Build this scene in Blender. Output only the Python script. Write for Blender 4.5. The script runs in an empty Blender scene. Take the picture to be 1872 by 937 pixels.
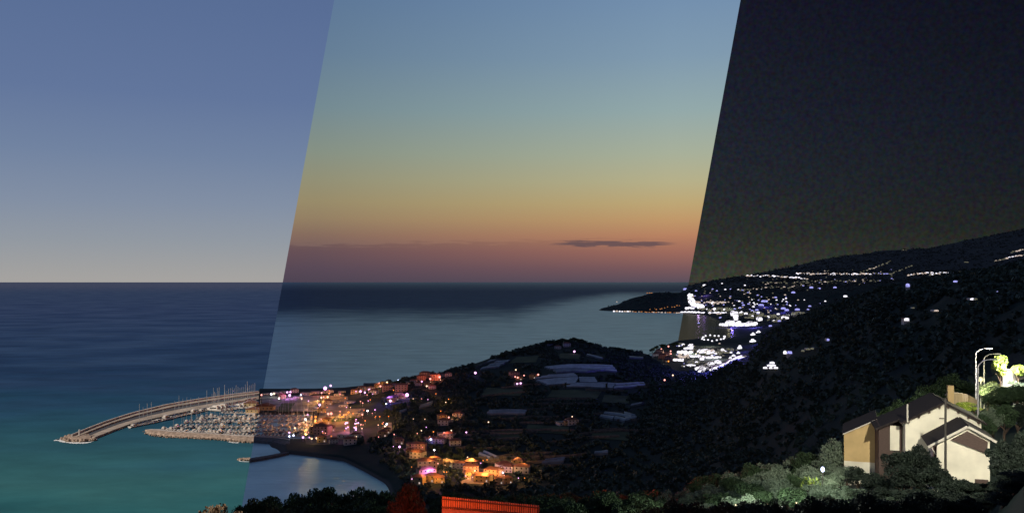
import bpy, bmesh, math, random
import numpy as np
random.seed(7); RNG = np.random.default_rng(7)
# ------------------------------------------------------------------ frame of reference
F, CX, HOR, H = 1621.0, 936.0, 515.0, 150.0          # focal length in picture px, centre column, horizon row, eye height
scene = bpy.context.scene
C = scene.collection
DAY = bpy.data.collections.new('daylit')              # what the afternoon sun reaches
def s2l(c):
    return tuple(((v/255)/12.92 if v/255 <= .04045 else ((v/255+.055)/1.055)**2.4) for v in c)
def Zp(py, Y): return H-(py-HOR)/F*Y
def Xp(px, Y): return (px-CX)/F*Y
def cs(py): return H*F/(py-HOR)                        # distance at which the sea shows in that row
def sea(px, py, z=0.0):
    Y = (H-z)*F/(py-HOR); return (Xp(px, Y), Y, z)
# ------------------------------------------------------------------ terrain profiles
def far_sea(): return [(2400,-12),(4600,-12),(4750,-12),(4950,-12),(6000,-12),(9000,-12),(12000,-12)]
NL = [(1,146),(20,141),(60,128),(100,118),(200,90),(300,62),(400,36),(500,10)]
NM = [(1,146),(20,141),(60,129),(100,120),(200,92),(300,66),(400,42),(500,22)]
def fz(*a): return [(Y, Zp(py, Y)) for Y, py in a]
COLS = {}
SEA9 = [(560,-6),(760,-6),(775,-6),(836,-6),(842,-6),(1000,-6),(1006,-6),(1228,-6),(1236,-10)]
COLS[-400] = NL+SEA9+far_sea()
COLS[468] = NL+SEA9+far_sea()
COLS[475] = NL+[(560,-6),(760,-6),(775,-6),(836,-6),(842,-6),(1000,-6),(1006,2.5),(1228,2.5),(1236,-10)]+far_sea()
COLS[497] = NL+[(560,-6),(768,-6),(778,-3),(826,2.5),(842,-6),(1000,-6),(1006,2.5),(1228,2.5),(1236,-10)]+far_sea()
COLS[524] = NL+[(560,-6),(766,-6),(778,2),(836,2.5),(842,-6),(1000,-6),(1006,2.5),(1228,2.5),(1236,-10)]+far_sea()
COLS[566] = NL+[(560,-6),(758,-6),(766,2),(836,2.5),(842,-6),(1000,-6),(1006,2.5),(1228,2.5),(1236,-10)]+far_sea()
COLS[574] = NL+[(560,-6),(754,-6),(764,2),(836,2.5),(842,2.5),(1000,2.5),(1006,2.5),(1228,2.5),(1236,-10)]+far_sea()
COLS[630] = NL+[(560,-6),(735,-6),(745,3),(836,4),(842,4),(1000,4),(1006,4),(1230,4),(1245,-10)]+far_sea()
COLS[700] = NL+[(560,-4),(655,-4),(672,3),(750,6),(820,8),(1000,10),(1200,10.8),(1260,6),(1350,-10)]+far_sea()
COLS[730] = NL+[(560,8),(600,5),(672,5),(750,7),(900,12),(1080,14),(1210,17.1),(1300,5),(1400,-10)]+far_sea()
COLS[800] = NL+[(560,8),(620,5),(700,6),(800,9),(950,12),(1100,16),(1250,19.7),(1330,5),(1450,-10)]+far_sea()
COLS[860] = NM+[(560,9),(620,6),(700,7),(820,12),(1000,18),(1150,24),(1300,Zp(665,1300)),(1400,8),(1500,-10)]+far_sea()
COLS[900] = NM+[(560,9),(620,6),(700,8),(830,13),(1000,20),(1180,29),(1350,Zp(652,1350)),(1450,10),(1560,-10)]+far_sea()
COLS[960] = NM+[(560,12),(640,8),(720,10),(850,16),(1050,26),(1250,36),(1420,Zp(635,1420)),(1520,12),(1640,-10)]+far_sea()
COLS[1000] = NM+[(560,13),(640,9),(720,11),(855,17),(1055,28),(1265,40),(1460,Zp(626,1460)),(1570,13),(1700,-10)]+far_sea()
COLS[1050] = NM+[(560,14),(640,10),(720,12),(860,19),(1060,30),(1280,43),(1500,Zp(623,1500)),(1620,15),(1750,-10)]+far_sea()
F88 = [(2400,-12),(4600,-12),(4750,-12),(4950,-12),(6000,-12),(9000,-12),(12000,-12)]
COLS[1088] = NM+[(560,15),(640,12),(720,14),(870,20),(1070,30),(1280,40),(1500,Zp(630,1500)),(1620,12),(1750,-10)]+F88
COLS[1100] = NM+[(560,15),(640,12),(720,14),(870,20),(1070,30),(1280,39),(1500,Zp(633,1500)),(1620,12),(1750,-10),(2400,-12),(4560,-6)]+fz((4760,563))+[(5000,-6),(6000,-12),(9000,-12),(12000,-12)]
COLS[1130] = NM+[(560,17),(640,14),(725,16),(880,21),(1075,29),(1280,35),(1490,Zp(638,1490)),(1610,11),(1750,-8),(2400,-12),(4450,-5)]+fz((4800,556))+[(5200,-5),(6000,-12),(9000,-12),(12000,-12)]
COLS[1160] = NM+[(560,19),(640,15),(735,17),(890,21),(1078,27),(1280,31),(1485,Zp(642,1485)),(1605,10),(1750,-6),(2400,-12),(4370,-4)]+fz((4830,543))+[(5400,-5),(6000,-12),(9000,-12),(12000,-12)]
COLS[1183] = NM+[(560,20),(640,16),(740,18),(900,22),(1080,26),(1280,29),(1480,Zp(646,1480)),(1600,10),(1800,-6),(2400,-12),(4310,-3)]+fz((4850,535))+[(5500,-5),(6000,-12),(9000,-12),(12000,-12)]
COLS[1205] = NM+[(560,22),(640,18),(740,20),(900,24),(1080,28),(1250,28),(1400,Zp(665,1400)),(1550,8),(1950,5),(2100,-8),(4290,-3)]+fz((4850,534))+[(5500,-5),(6000,-12),(9000,-12),(12000,-12)]
COLS[1240] = NM+[(560,24),(640,20),(760,22),(900,25),(1080,28),(1200,26),(1330,Zp(688,1330)),(1600,6),(2200,5),(2260,-8),(4240,-3)]+fz((4850,533))+[(5600,-5),(6500,-12),(9000,-12),(12000,-12)]
NR = [(1,146),(20,141),(60,128.5),(100,124),(200,100),(300,76),(400,54),(500,38)]
COLS[1256] = NM[:7]+[(500,26)]+[(560,26),(645,22),(780,24),(920,28),(1080,31),(1200,28),(1325,Zp(690,1325)),(1600,6),(2230,5),(2290,-8),(4200,-3)]+fz((4820,533))+[(5600,-5),(7500,0),(9000,Zp(521,9000)),(12000,0)]
COLS[1290] = NR[:7]+[(500,32)]+[(560,28),(650,24),(800,28),(950,32),(1080,34),(1200,30),(1310,Zp(690,1310)),(1600,6),(2300,5),(2360,-8),(3990,-3)]+fz((4720,531))+[(5400,15),(7000,100),(9000,Zp(512,9000)),(12000,0)]
COLS[1330] = NR+[(560,36),(650,33),(800,38),(950,44),(1065,46),(1170,42),(1285,Zp(683,1285)),(1600,7),(2250,6),(2500,-7),(3100,2)]+fz((4600,533))+[(5300,45),(6800,115),(9000,Zp(505,9000)),(12000,0)]
COLS[1352] = NR+[(560,40),(650,39),(800,46),(950,54),(1060,58),(1140,52),(1250,Zp(668,1250)),(1600,8),(2200,8),(2450,2),(3000,4)]+fz((4500,533))+[(5200,60),(6500,130),(9000,Zp(502,9000)),(12000,0)]
COLS[1380] = NR+[(560,48),(650,50),(800,60),(900,68),(980,73),(1080,Zp(645,1080)),(1200,40),(1600,12),(2400,10),(2800,6),(3150,12)]+fz((4500,531))+[(5200,70),(6500,Zp(518,6500)),(9000,Zp(498,9000)),(12000,0)]
COLS[1400] = NR+[(560,54),(650,60),(800,74),(900,82),(980,87),(1050,Zp(610,1050)),(1200,50),(1600,20),(2400,20),(2900,10),(3300,20)]+fz((4500,530))+[(5200,80),(6500,Zp(515,6500)),(9000,Zp(494,9000)),(12000,0)]
COLS[1450] = [(1,146),(20,141),(60,128.5),(100,125),(200,104),(300,84),(400,66),(500,62)]+[(560,72),(650,83),(750,94),(830,101),(900,106),(970,Zp(585,970)),(1150,60),(1600,30),(2400,30),(2950,28),(3400,35)]+fz((4500,529))+[(5200,90),(6500,Zp(511,6500)),(9000,Zp(486,9000)),(12000,0)]
COLS[1500] = [(1,146),(20,142),(60,128.5),(100,126),(200,107),(300,90),(400,76),(500,80)]+[(560,89),(650,100),(740,110),(820,117),(880,120),(900,Zp(565,900)),(1050,100),(1600,40),(2400,40),(3000,40),(3500,50)]+fz((4500,528))+[(5200,100),(6500,Zp(509,6500)),(9000,Zp(478,9000)),(12000,0)]
COLS[1600] = [(1,146),(20,142),(60,128.5),(100,126.5),(200,110),(300,98),(400,94),(500,108)]+[(560,117),(620,125),(680,130),(740,135),(780,138),(800,Zp(533,800)),(950,115),(1600,50),(2400,55),(3000,60),(3600,70)]+fz((4500,520))+[(5200,130),(6500,Zp(503,6500)),(9000,Zp(461,9000)),(12000,0)]
COLS[1700] = [(1,146),(20,142),(60,128.5),(100,126.5),(200,113),(300,104),(400,110),(500,126)]+[(560,136),(600,141),(640,145),(680,148),(710,150),(725,Zp(512,725)),(900,125),(1600,70),(2400,70),(3000,80),(3700,90)]+fz((4500,514))+[(5200,150),(6500,Zp(500,6500)),(9000,Zp(452,9000)),(12000,0)]
COLS[1748] = [(1,146),(20,142),(60,128.5),(100,126.8),(135,130.5),(200,122),(300,114),(400,124)]+[(500,140),(560,147),(600,150),(640,153),(670,155),(690,Zp(503,690)),(900,122),(1600,80),(2400,76),(3000,86),(3700,100)]+fz((4500,508))+[(5200,165),(6500,Zp(496,6500)),(9000,Zp(443,9000)),(12000,0)]
COLS[1872] = [(1,146),(20,142),(60,136),(100,128),(135,134.5),(200,132),(300,130),(400,143)]+[(480,153),(540,158),(570,160),(595,162),(612,163),(625,Zp(483,625)),(900,122),(1600,90),(2400,90),(3000,100),(3700,120),(4500,160),(5200,190)]+fz((6500,474),(9000,414))+[(12000,0)]
COLS[2400] = [(1,146),(20,143),(60,140),(100,136),(135,140),(200,142),(300,150),(400,165)]+[(440,170),(470,172),(490,174),(500,175),(510,176),(520,177),(900,140),(1600,120),(2400,130),(3000,150),(3700,170),(4500,220),(5200,260),(6500,420),(9000,950),(12000,0)]
KX = sorted(COLS)
KA = np.array([COLS[k] for k in KX], float)            # columns x keys x (Y, z)
assert KA.shape[1] == 24
def prof(px):
    px = min(max(px, KX[0]), KX[-1]-1e-6)
    i = int(np.searchsorted(KX, px, side='right'))-1
    t = (px-KX[i])/(KX[i+1]-KX[i])
    return KA[i]*(1-t)+KA[i+1]*t
def hfn(x, y, s):                                      # cheap smooth value noise
    x, y = x/s, y/s
    xi, yi = np.floor(x), np.floor(y); xf, yf = x-xi, y-yi
    def h(a, b): return np.modf(np.abs(np.sin(a*127.1+b*311.7)*43758.5453))[0]
    u, v = xf*xf*(3-2*xf), yf*yf*(3-2*yf)
    return (h(xi, yi)*(1-u)+h(xi+1, yi)*u)*(1-v)+(h(xi, yi+1)*(1-u)+h(xi+1, yi+1)*u)*v
def rough(X, Y, z):
    n = (hfn(X, Y, 60)-.5)*2.2+(hfn(X+99, Y, 23)-.5)*1.2
    a = np.clip((z-5)/20, 0, 1)*np.clip((Y-160)/200, 0, 1)
    far = np.clip((Y-2500)/3000, 0, 1)*np.clip((z-8)/60, 0, 1)
    return z+n*a+far*((hfn(X, Y, 500)-.5)*45+(hfn(X, Y, 190)-.5)*20+(hfn(X, Y, 90)-.5)*10)
def tz(px, Y):
    p = prof(px); z = float(np.interp(Y, p[:, 0], p[:, 1]))
    return float(rough(np.array(Xp(px, Y)), np.array(float(Y)), np.array(z)))
def tzx(X, Y): return tz(CX+X/Y*F, Y)
def hit(px, py, ymin=130.0, ymax=11900):
    Y = ymin; pz = None
    while Y < ymax:
        d = Zp(py, Y)-max(tz(px, Y), 0)
        if d <= 0:
            lo, hi = Y/1.01, Y
            for _ in range(12):
                m = (lo+hi)/2
                if Zp(py, m)-max(tz(px, m), 0) <= 0: hi = m
                else: lo = m
            return (Xp(px, hi), hi, max(tz(px, hi), 0))
        Y *= 1.01
    return None
# ------------------------------------------------------------------ node helpers
def new_mat(name):
    m = bpy.data.materials.new(name); m.use_nodes = True
    nt = m.node_tree; nt.nodes.clear()
    out = nt.nodes.new('ShaderNodeOutputMaterial')
    return m, nt, out
def mat(name, col, rough=.8, var=.25, scale=1.0, metal=0, bump=0.0, hue=None, stretch=None):
    m, nt, out = new_mat(name); N = nt.nodes; L = nt.links
    b = N.new('ShaderNodeBsdfPrincipled'); b.inputs['Roughness'].default_value = rough; b.inputs['Metallic'].default_value = metal
    b.inputs['Specular IOR Level'].default_value = .25
    tc = N.new('ShaderNodeTexCoord'); nz = N.new('ShaderNodeTexNoise'); nz.inputs['Scale'].default_value = scale; nz.inputs['Detail'].default_value = 5
    src = tc.outputs['Object']
    if stretch:
        mp = N.new('ShaderNodeMapping'); mp.inputs['Scale'].default_value = stretch; L.new(src, mp.inputs[0]); src = mp.outputs[0]
    L.new(src, nz.inputs['Vector'])
    r = N.new('ShaderNodeValToRGB'); r.color_ramp.elements[0].position = .3; r.color_ramp.elements[1].position = .7
    c1 = tuple(v*(1-var) for v in col); c2 = hue if hue else tuple(min(1, v*(1+var)) for v in col)
    r.color_ramp.elements[0].color = (*c1, 1); r.color_ramp.elements[1].color = (*c2, 1)
    L.new(nz.outputs[0], r.inputs[0]); L.new(r.outputs[0], b.inputs['Base Color'])
    if bump:
        bp = N.new('ShaderNodeBump'); bp.inputs['Strength'].default_value = bump; L.new(nz.outputs[0], bp.inputs['Height']); L.new(bp.outputs[0], b.inputs['Normal'])
    L.new(b.outputs[0], out.inputs[0]); return m
def glow(name, col, strength, broken=False):
    m, nt, out = new_mat(name); N = nt.nodes; L = nt.links
    e = N.new('ShaderNodeEmission'); e.inputs[0].default_value = (*col, 1); e.inputs[1].default_value = strength
    L.new(e.outputs[0], out.inputs[0])
    if broken:                                         # lit windows with dark mullions between them
        tc = N.new('ShaderNodeTexCoord'); nz = N.new('ShaderNodeTexNoise'); nz.inputs['Scale'].default_value = 4
        oi = N.new('ShaderNodeObjectInfo'); ad = N.new('ShaderNodeVectorMath'); ad.operation = 'ADD'
        L.new(tc.outputs['Object'], ad.inputs[0]); L.new(oi.outputs['Location'], ad.inputs[1]); L.new(ad.outputs[0], nz.inputs['Vector'])
        mr = N.new('ShaderNodeMapRange'); mr.inputs[1].default_value = .4; mr.inputs[2].default_value = .58; mr.inputs[3].default_value = strength*.25; mr.inputs[4].default_value = strength
        L.new(nz.outputs[0], mr.inputs[0]); L.new(mr.outputs[0], e.inputs[1])
    return m
def leafmat(name, c1, c2, scale=.6):
    m, nt, out = new_mat(name); N = nt.nodes; L = nt.links
    b = N.new('ShaderNodeBsdfPrincipled'); b.inputs['Roughness'].default_value = .65; b.inputs['Specular IOR Level'].default_value = .2
    g = N.new('ShaderNodeNewGeometry'); r = N.new('ShaderNodeValToRGB')
    r.color_ramp.elements[0].color = (*c1, 1); r.color_ramp.elements[1].color = (*c2, 1)
    nz = N.new('ShaderNodeTexNoise'); nz.inputs['Scale'].default_value = scale; L.new(g.outputs['Position'], nz.inputs['Vector'])
    mx = N.new('ShaderNodeMath'); mx.operation = 'MULTIPLY_ADD'; mx.inputs[1].default_value = .45
    L.new(g.outputs['Random Per Island'], mx.inputs[0])
    sb = N.new('ShaderNodeMapRange'); sb.inputs[1].default_value = .35; sb.inputs[2].default_value = .65; sb.inputs[3].default_value = 0; sb.inputs[4].default_value = .55
    L.new(nz.outputs[0], sb.inputs[0]); L.new(sb.outputs[0], mx.inputs[2]); L.new(mx.outputs[0], r.inputs[0]); L.new(r.outputs[0], b.inputs['Base Color'])
    L.new(b.outputs[0], out.inputs[0]); return m
M = {}
M['concrete'] = mat('pale_concrete', (.46,.40,.34), .85, .22, .12)
M['quay'] = mat('stained_quay', (.34,.28,.22), .9, .35, .08)
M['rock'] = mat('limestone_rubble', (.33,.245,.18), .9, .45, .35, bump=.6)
M['rockdark'] = mat('dusk_rubble', (.10,.10,.10), .8, .4, .35, bump=.6)  # dusk shade put into the colour of the dusk-side rubble
M['asphalt'] = mat('asphalt', (.07,.07,.075), .85, .25, .1)
M['yard'] = mat('yard_concrete', (.24,.24,.21), .85, .45, .06)
M['sand'] = mat('sandy_ground', (.28,.22,.16), .9, .3, .08)
M['grass'] = mat('lawn', (.07,.12,.05), .9, .35, .1)
M['stucco'] = mat('cream_stucco', (.80,.75,.60), .85, .16, .45, bump=.15)
M['stucco_tan'] = mat('ochre_stucco', (.60,.43,.20), .85, .14, .5, bump=.1)
M['wall_white'] = mat('whitewashed_wall', (.62,.58,.52), .85, .12, .5)
M['wall_pink'] = mat('pink_render', (.50,.30,.22), .85, .12, .5)
M['wall_ochre'] = mat('ochre_render', (.50,.36,.18), .85, .12, .5)
M['roof'] = mat('clay_tiles', (.20,.09,.06), .85, .3, 1.5)
M['roof_dark'] = mat('weathered_roof_tiles', (.028,.022,.021), .85, .5, 2.5, bump=.4, stretch=(1,6,1))
M['timber'] = mat('dark_timber', (.09,.06,.05), .7, .3, 4, stretch=(1,1,8))
M['trim'] = mat('painted_fascia', (.62,.58,.48), .6, .08, 2)
M['metal'] = mat('galvanised_steel', (.55,.55,.55), .4, .08, 3, metal=.2)
M['pole_dark'] = mat('dark_pole_wood', (.05,.045,.04), .8, .2, 3)
M['gelcoat'] = mat('white_gelcoat', (.72,.66,.57), .45, .08, .4)
M['gelgrey'] = mat('grey_deck', (.26,.23,.21), .6, .2, .6)
M['hullblue'] = mat('navy_hull', (.04,.06,.12), .4, .1, .4)
M['canvas_red'] = mat('rust_canvas', (.35,.12,.08), .8, .1, .6)
M['canvas_blue'] = mat('blue_canvas', (.06,.10,.22), .8, .1, .6)
M['glassdark'] = mat('dark_glass', (.02,.025,.03), .15, .1, 1)
M['mast'] = mat('aluminium_mast', (.42,.42,.40), .4, .05, 1)
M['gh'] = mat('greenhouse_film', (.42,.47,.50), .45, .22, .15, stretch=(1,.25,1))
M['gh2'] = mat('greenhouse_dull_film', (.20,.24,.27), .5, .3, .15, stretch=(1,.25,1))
M['trunk'] = mat('bark', (.08,.055,.04), .9, .3, 3)
M['foam'] = mat('white_foam', (.75,.75,.72), .8, .2, .3)
M['slat'] = mat('reddish_planks', (.42,.24,.15), .7, .3, 1.2, stretch=(6,6,.6))
M['car'] = mat('car_paint', (.35,.34,.33), .35, .3, .3)
M['leaf'] = leafmat('leaf_dark', (.018,.035,.016), (.06,.10,.045))
M['leaf_grey'] = leafmat('leaf_olive', (.06,.09,.055), (.24,.30,.21))
M['leaf_dry'] = leafmat('leaf_dry', (.13,.09,.05), (.40,.27,.15))
M['leaf_lime'] = leafmat('leaf_lime', (.10,.15,.03), (.30,.38,.08))
M['leaf_black'] = leafmat('leaf_unlit', (.006,.010,.008), (.020,.030,.020))  # leaf colour darkened so shrubs near the lamps look unlit
M['wood_far'] = leafmat('hazy_far_scrub', (.06,.07,.06), (.12,.13,.11), .01)  # far leaf paled and greyed, distance haze put into its colour
M['wood'] = leafmat('woodland_leaf', (.028,.048,.042), (.10,.145,.105), .014)
W = (1.0,.97,1.0)
M['g_white'] = glow('lamp_white', W, 5); M['g_cool'] = glow('lamp_cool', (.62,.70,1.0), 5)
M['g_violet'] = glow('lamp_violet', (1.0,.50,1.0), 2.6); M['g_orange'] = glow('lamp_sodium', (1.0,.30,.05), 2.3)
M['g_pink'] = glow('lamp_pink', (1.0,.36,.30), 2.4); M['g_warm'] = glow('lamp_warm', (1.0,.66,.42), 2.4)
M['f_white'] = glow('facade_lit_white', (.93,.90,1.0), 1.5); M['f_cool'] = glow('facade_lit_cool', (.42,.42,1.0), 1.5, True)
M['f_warm'] = glow('facade_lit_warm', (1.0,.80,.68), 1.0, True); M['f_dim'] = glow('facade_lit_dim', (.75,.72,.50), .28, True)
M['f_amber'] = glow('facade_lit_amber', (1.0,.40,.12), .8, True)
M['f_blue'] = glow('facade_lit_blue', (.10,.08,.75), .45, True)
# ------------------------------------------------------------------ mesh helpers
class MB:
    def __init__(s): s.v = []; s.f = []; s.mi = []
    def add(s, vs, fs, mi=0):
        n = len(s.v); s.v += [tuple(v) for v in vs]; s.f += [tuple(i+n for i in f) for f in fs]; s.mi += [mi]*len(fs); return s
    def box(s, x0, x1, y0, y1, z0, z1, mi=0):
        return s.add([(x0,y0,z0),(x1,y0,z0),(x1,y1,z0),(x0,y1,z0),(x0,y0,z1),(x1,y0,z1),(x1,y1,z1),(x0,y1,z1)],
                     [(0,3,2,1),(4,5,6,7),(0,1,5,4),(1,2,6,5),(2,3,7,6),(3,0,4,7)], mi)
    def tube(s, pts, rad, n=6, mi=0, cap=True):
        rings = []
        for i, p in enumerate(pts):
            a = np.array(pts[max(i-1, 0)], float); b = np.array(pts[min(i+1, len(pts)-1)], float)
            d = (b-a)/max(np.linalg.norm(b-a), 1e-9); u = np.cross(d, (0,0,1) if abs(d[2]) < .9 else (1,0,0)); u /= np.linalg.norm(u); w = np.cross(d, u)
            r = rad[i] if hasattr(rad, '__len__') else rad
            rings.append([tuple(np.array(p)+r*(math.cos(2*math.pi*k/n)*u+math.sin(2*math.pi*k/n)*w)) for k in range(n)])
        vs = [v for r_ in rings for v in r_]; fs = []
        for i in range(len(pts)-1):
            for k in range(n): fs.append((i*n+k, i*n+(k+1)%n, (i+1)*n+(k+1)%n, (i+1)*n+k))
        if cap: fs += [tuple(range(n))[::-1], tuple((len(pts)-1)*n+k for k in range(n))]
        return s.add(vs, fs, mi)
    def ball(s, c, rx, ry, rz, n=8, m=6, mi=0):
        vs = [(c[0], c[1], c[2]-rz)]
        for j in range(1, m):
            t = math.pi*j/m
            for k in range(n): vs.append((c[0]+rx*math.sin(t)*math.cos(2*math.pi*k/n), c[1]+ry*math.sin(t)*math.sin(2*math.pi*k/n), c[2]-rz*math.cos(t)))
        vs.append((c[0], c[1], c[2]+rz)); fs = []
        for k in range(n): fs.append((0, 1+(k+1)%n, 1+k))
        for j in range(m-2):
            for k in range(n): a = 1+j*n; fs.append((a+k, a+(k+1)%n, a+n+(k+1)%n, a+n+k))
        a = 1+(m-2)*n
        for k in range(n): fs.append((a+k, a+(k+1)%n, len(vs)-1))
        return s.add(vs, fs, mi)
    def ext(s, poly, y0, y1, mi=0):                    # polygon of (x, z) extruded along y
        n = len(poly)
        vs = [(x, y0, z) for x, z in poly]+[(x, y1, z) for x, z in poly]
        fs = [tuple(range(n)), tuple(range(n, 2*n))[::-1]]+[(i, i+n, (i+1)%n+n, (i+1)%n) for i in range(n)]
        return s.add(vs, fs, mi)
    def build(s, name, mats, parent=None, coll=None, smooth=False):
        me = bpy.data.meshes.new(name); me.from_pydata(s.v, [], s.f)
        for m in (mats if isinstance(mats, (list, tuple)) else [mats]): me.materials.append(m)
        if any(s.mi): me.polygons.foreach_set('material_index', s.mi)
        if smooth: me.polygons.foreach_set('use_smooth', [True]*len(me.polygons))
        me.update()
        bm = bmesh.new(); bm.from_mesh(me); bmesh.ops.recalc_face_normals(bm, faces=bm.faces); bm.to_mesh(me); bm.free()
        o = bpy.data.objects.new(name, me); C.objects.link(o)
        if parent: o.parent = parent
        return o
def empty(name, loc=(0,0,0), rz=0):
    o = bpy.data.objects.new(name, None); C.objects.link(o); o.location = loc; o.rotation_euler = (0,0,rz); o.empty_display_size = .5
    return o
def tag(o, label=None, cat=None, group=None, kind=None):
    if label: o['label'] = label
    if cat: o['category'] = cat
    if group: o['group'] = group
    if kind: o['kind'] = kind
    return o
KIDS = {}
def reg(root, *kids): KIDS[root.name] = list(kids); return root
def copy_tree(o, loc, rz=0, sc=None, label=None, group=None, cat=None, mats=None):
    c = o.copy(); C.objects.link(c); c.location = loc; c.rotation_euler = (0,0,rz)
    if sc: c.scale = sc if hasattr(sc, '__len__') else (sc, sc, sc)
    tag(c, label, cat, group)
    for ch in o.children:
        k = ch.copy(); C.objects.link(k); k.parent = c
        for g in ch.children:
            q = g.copy(); C.objects.link(q); q.parent = k
        if mats and ch.name.split('.')[0] in mats:
            k.material_slots[0].link = 'OBJECT'; k.material_slots[0].material = mats[ch.name.split('.')[0]]
    return c
def drop(root):
    for ch in list(root.children):
        for g in list(ch.children): bpy.data.objects.remove(g)
        bpy.data.objects.remove(ch)
    bpy.data.objects.remove(root)
def daylit(o):
    for q in [o]+list(o.children_recursive): DAY.objects.link(q)
def np_mesh(name, V, Fa, m, parent=None, mi=None):
    me = bpy.data.meshes.new(name); k = Fa.shape[1]
    me.vertices.add(len(V)); me.vertices.foreach_set('co', V.astype(np.float32).ravel())
    me.loops.add(Fa.size); me.loops.foreach_set('vertex_index', Fa.astype(np.int32).ravel())
    me.polygons.add(len(Fa)); me.polygons.foreach_set('loop_start', np.arange(0, Fa.size, k, dtype=np.int32))
    try: me.polygons.foreach_set('loop_total', np.full(len(Fa), k, dtype=np.int32))
    except Exception: pass
    me.materials.append(m); me.update(calc_edges=True)
    o = bpy.data.objects.new(name, me); C.objects.link(o)
    if parent: o.parent = parent
    return o
# ------------------------------------------------------------------ camera
cam = bpy.data.cameras.new('camera'); co = bpy.data.objects.new('camera', cam); C.objects.link(co)
co.location = (0,0,H); co.rotation_euler = (math.radians(90),0,0)
cam.sensor_width = 36; cam.lens = 36*F/1872; cam.shift_y = (HOR-468.5)/1872; cam.clip_start = .5; cam.clip_end = 600000
scene.camera = co
# ------------------------------------------------------------------ sky
def elev(y, px):
    t = (HOR-y)/F; return t/math.sqrt(1+((px-CX)/F)**2+t*t)
world = bpy.data.worlds.new('World'); scene.world = world; world.use_nodes = True
nt = world.node_tree; nt.nodes.clear(); N = nt.nodes; L = nt.links
out = N.new('ShaderNodeOutputWorld'); bg = N.new('ShaderNodeBackground'); L.new(bg.outputs[0], out.inputs[0])
tc = N.new('ShaderNodeTexCoord'); sep = N.new('ShaderNodeSeparateXYZ'); L.new(tc.outputs['Generated'], sep.inputs[0])
def math_(op, a, b=None, c=None, clamp=False):
    n = N.new('ShaderNodeMath'); n.operation = op; n.use_clamp = clamp
    for i, v in enumerate((a, b, c)):
        if v is None: continue
        if isinstance(v, (int, float)): n.inputs[i].default_value = v
        else: L.new(v, n.inputs[i])
    return n.outputs[0]
def mixc(fac, a, b, mode='MIX'):
    n = N.new('ShaderNodeMix'); n.data_type = 'RGBA'; n.blend_type = mode
    for i, v in ((0, fac), (6, a), (7, b)):
        if isinstance(v, (int, float)): n.inputs[i].default_value = v
        elif isinstance(v, tuple): n.inputs[i].default_value = (*v, 1)
        else: L.new(v, n.inputs[i])
    return n.outputs[2]
def sramp(stops, px):
    r = N.new('ShaderNodeValToRGB'); e = r.color_ramp.elements
    pts = sorted((max(0, elev(y, px))/.6 if y is not None else 1, c) for y, c in stops)
    e[0].position = pts[0][0]; e[0].color = (*s2l(pts[0][1]), 1); e[1].position = pts[-1][0]; e[1].color = (*s2l(pts[-1][1]), 1)
    for p, c in pts[1:-1]:
        q = e.new(p); q.color = (*s2l(c), 1)
    L.new(math_('DIVIDE', sep.outputs[2], .6, clamp=True), r.inputs[0]); return r.outputs[0]
X_, Y_, Z_ = sep.outputs
day = sramp([(515,(166,163,160)),(490,(160,160,160)),(440,(146,153,162)),(370,(130,143,164)),(280,(113,131,161)),(170,(98,118,156)),(0,(89,110,150)),(-300,(80,100,140)),(None,(60,78,115))], 280)
duskL = sramp([(515,(88,78,90)),(490,(100,84,94)),(460,(116,92,94)),(430,(134,108,94)),(400,(148,128,100)),(370,(152,139,106)),(330,(146,144,118)),(280,(134,145,132)),(200,(116,138,146)),(100,(101,126,150)),(0,(92,118,150)),(-300,(84,106,140)),(None,(52,70,104))], 700)
duskR = sramp([(515,(92,80,92)),(490,(124,90,92)),(460,(160,108,94)),(430,(184,130,98)),(400,(192,152,106)),(370,(190,167,118)),(330,(182,176,138)),(280,(168,176,154)),(200,(147,169,170)),(100,(128,154,175)),(0,(116,144,174)),(-300,(96,120,155)),(None,(56,74,110))], 1280)
az = math_('DIVIDE', X_, math_('MAXIMUM', Y_, .05))
fr = math_('MULTIPLY_ADD', az, 1/.40, .22/.40, clamp=True)      # -0.22 .. 0.18 : from the left strip edge to the right one
dusk = mixc(fr, duskL, duskR)
# the low cloud bank and the thin dark cloud over the sunset
el = math_('DIVIDE', Z_, math_('MAXIMUM', Y_, .05))
def rowt(y): return (HOR-y)/F
cn = N.new('ShaderNodeTexNoise'); cn.inputs['Scale'].default_value = 1; cn.inputs['Detail'].default_value = 9
cv = N.new('ShaderNodeCombineXYZ'); L.new(math_('MULTIPLY', az, 34), cv.inputs[0]); L.new(math_('MULTIPLY', el, 420), cv.inputs[1]); L.new(cv.outputs[0], cn.inputs['Vector'])
nz = math_('SUBTRACT', cn.outputs[0], .5)
bank_top = math_('ADD', math_('MULTIPLY_ADD', az, .022, rowt(438)), math_('MULTIPLY', nz, .020))
bank = math_('MULTIPLY', math_('SUBTRACT', bank_top, el), 260, clamp=True)
bank = math_('MULTIPLY', bank, math_('MULTIPLY_ADD', az, -1.2, .30, clamp=True))
dusk = mixc(bank, dusk, mixc(1.0, dusk, (.62,.58,.72), 'MULTIPLY'))
azc, elc = (1120-CX)/F, rowt(445.5)
da = math_('DIVIDE', math_('SUBTRACT', az, azc), 112/F); de = math_('DIVIDE', math_('SUBTRACT', el, math_('MULTIPLY_ADD', nz, .012, elc)), 5.5/F)
rr = math_('ADD', math_('MULTIPLY', da, da), math_('MULTIPLY', de, de))
cl = math_('MULTIPLY', math_('SUBTRACT', 1.15, rr), 1.6, clamp=True)
dusk = mixc(math_('MULTIPLY', cl, .8), dusk, s2l((88,74,82)))
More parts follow.
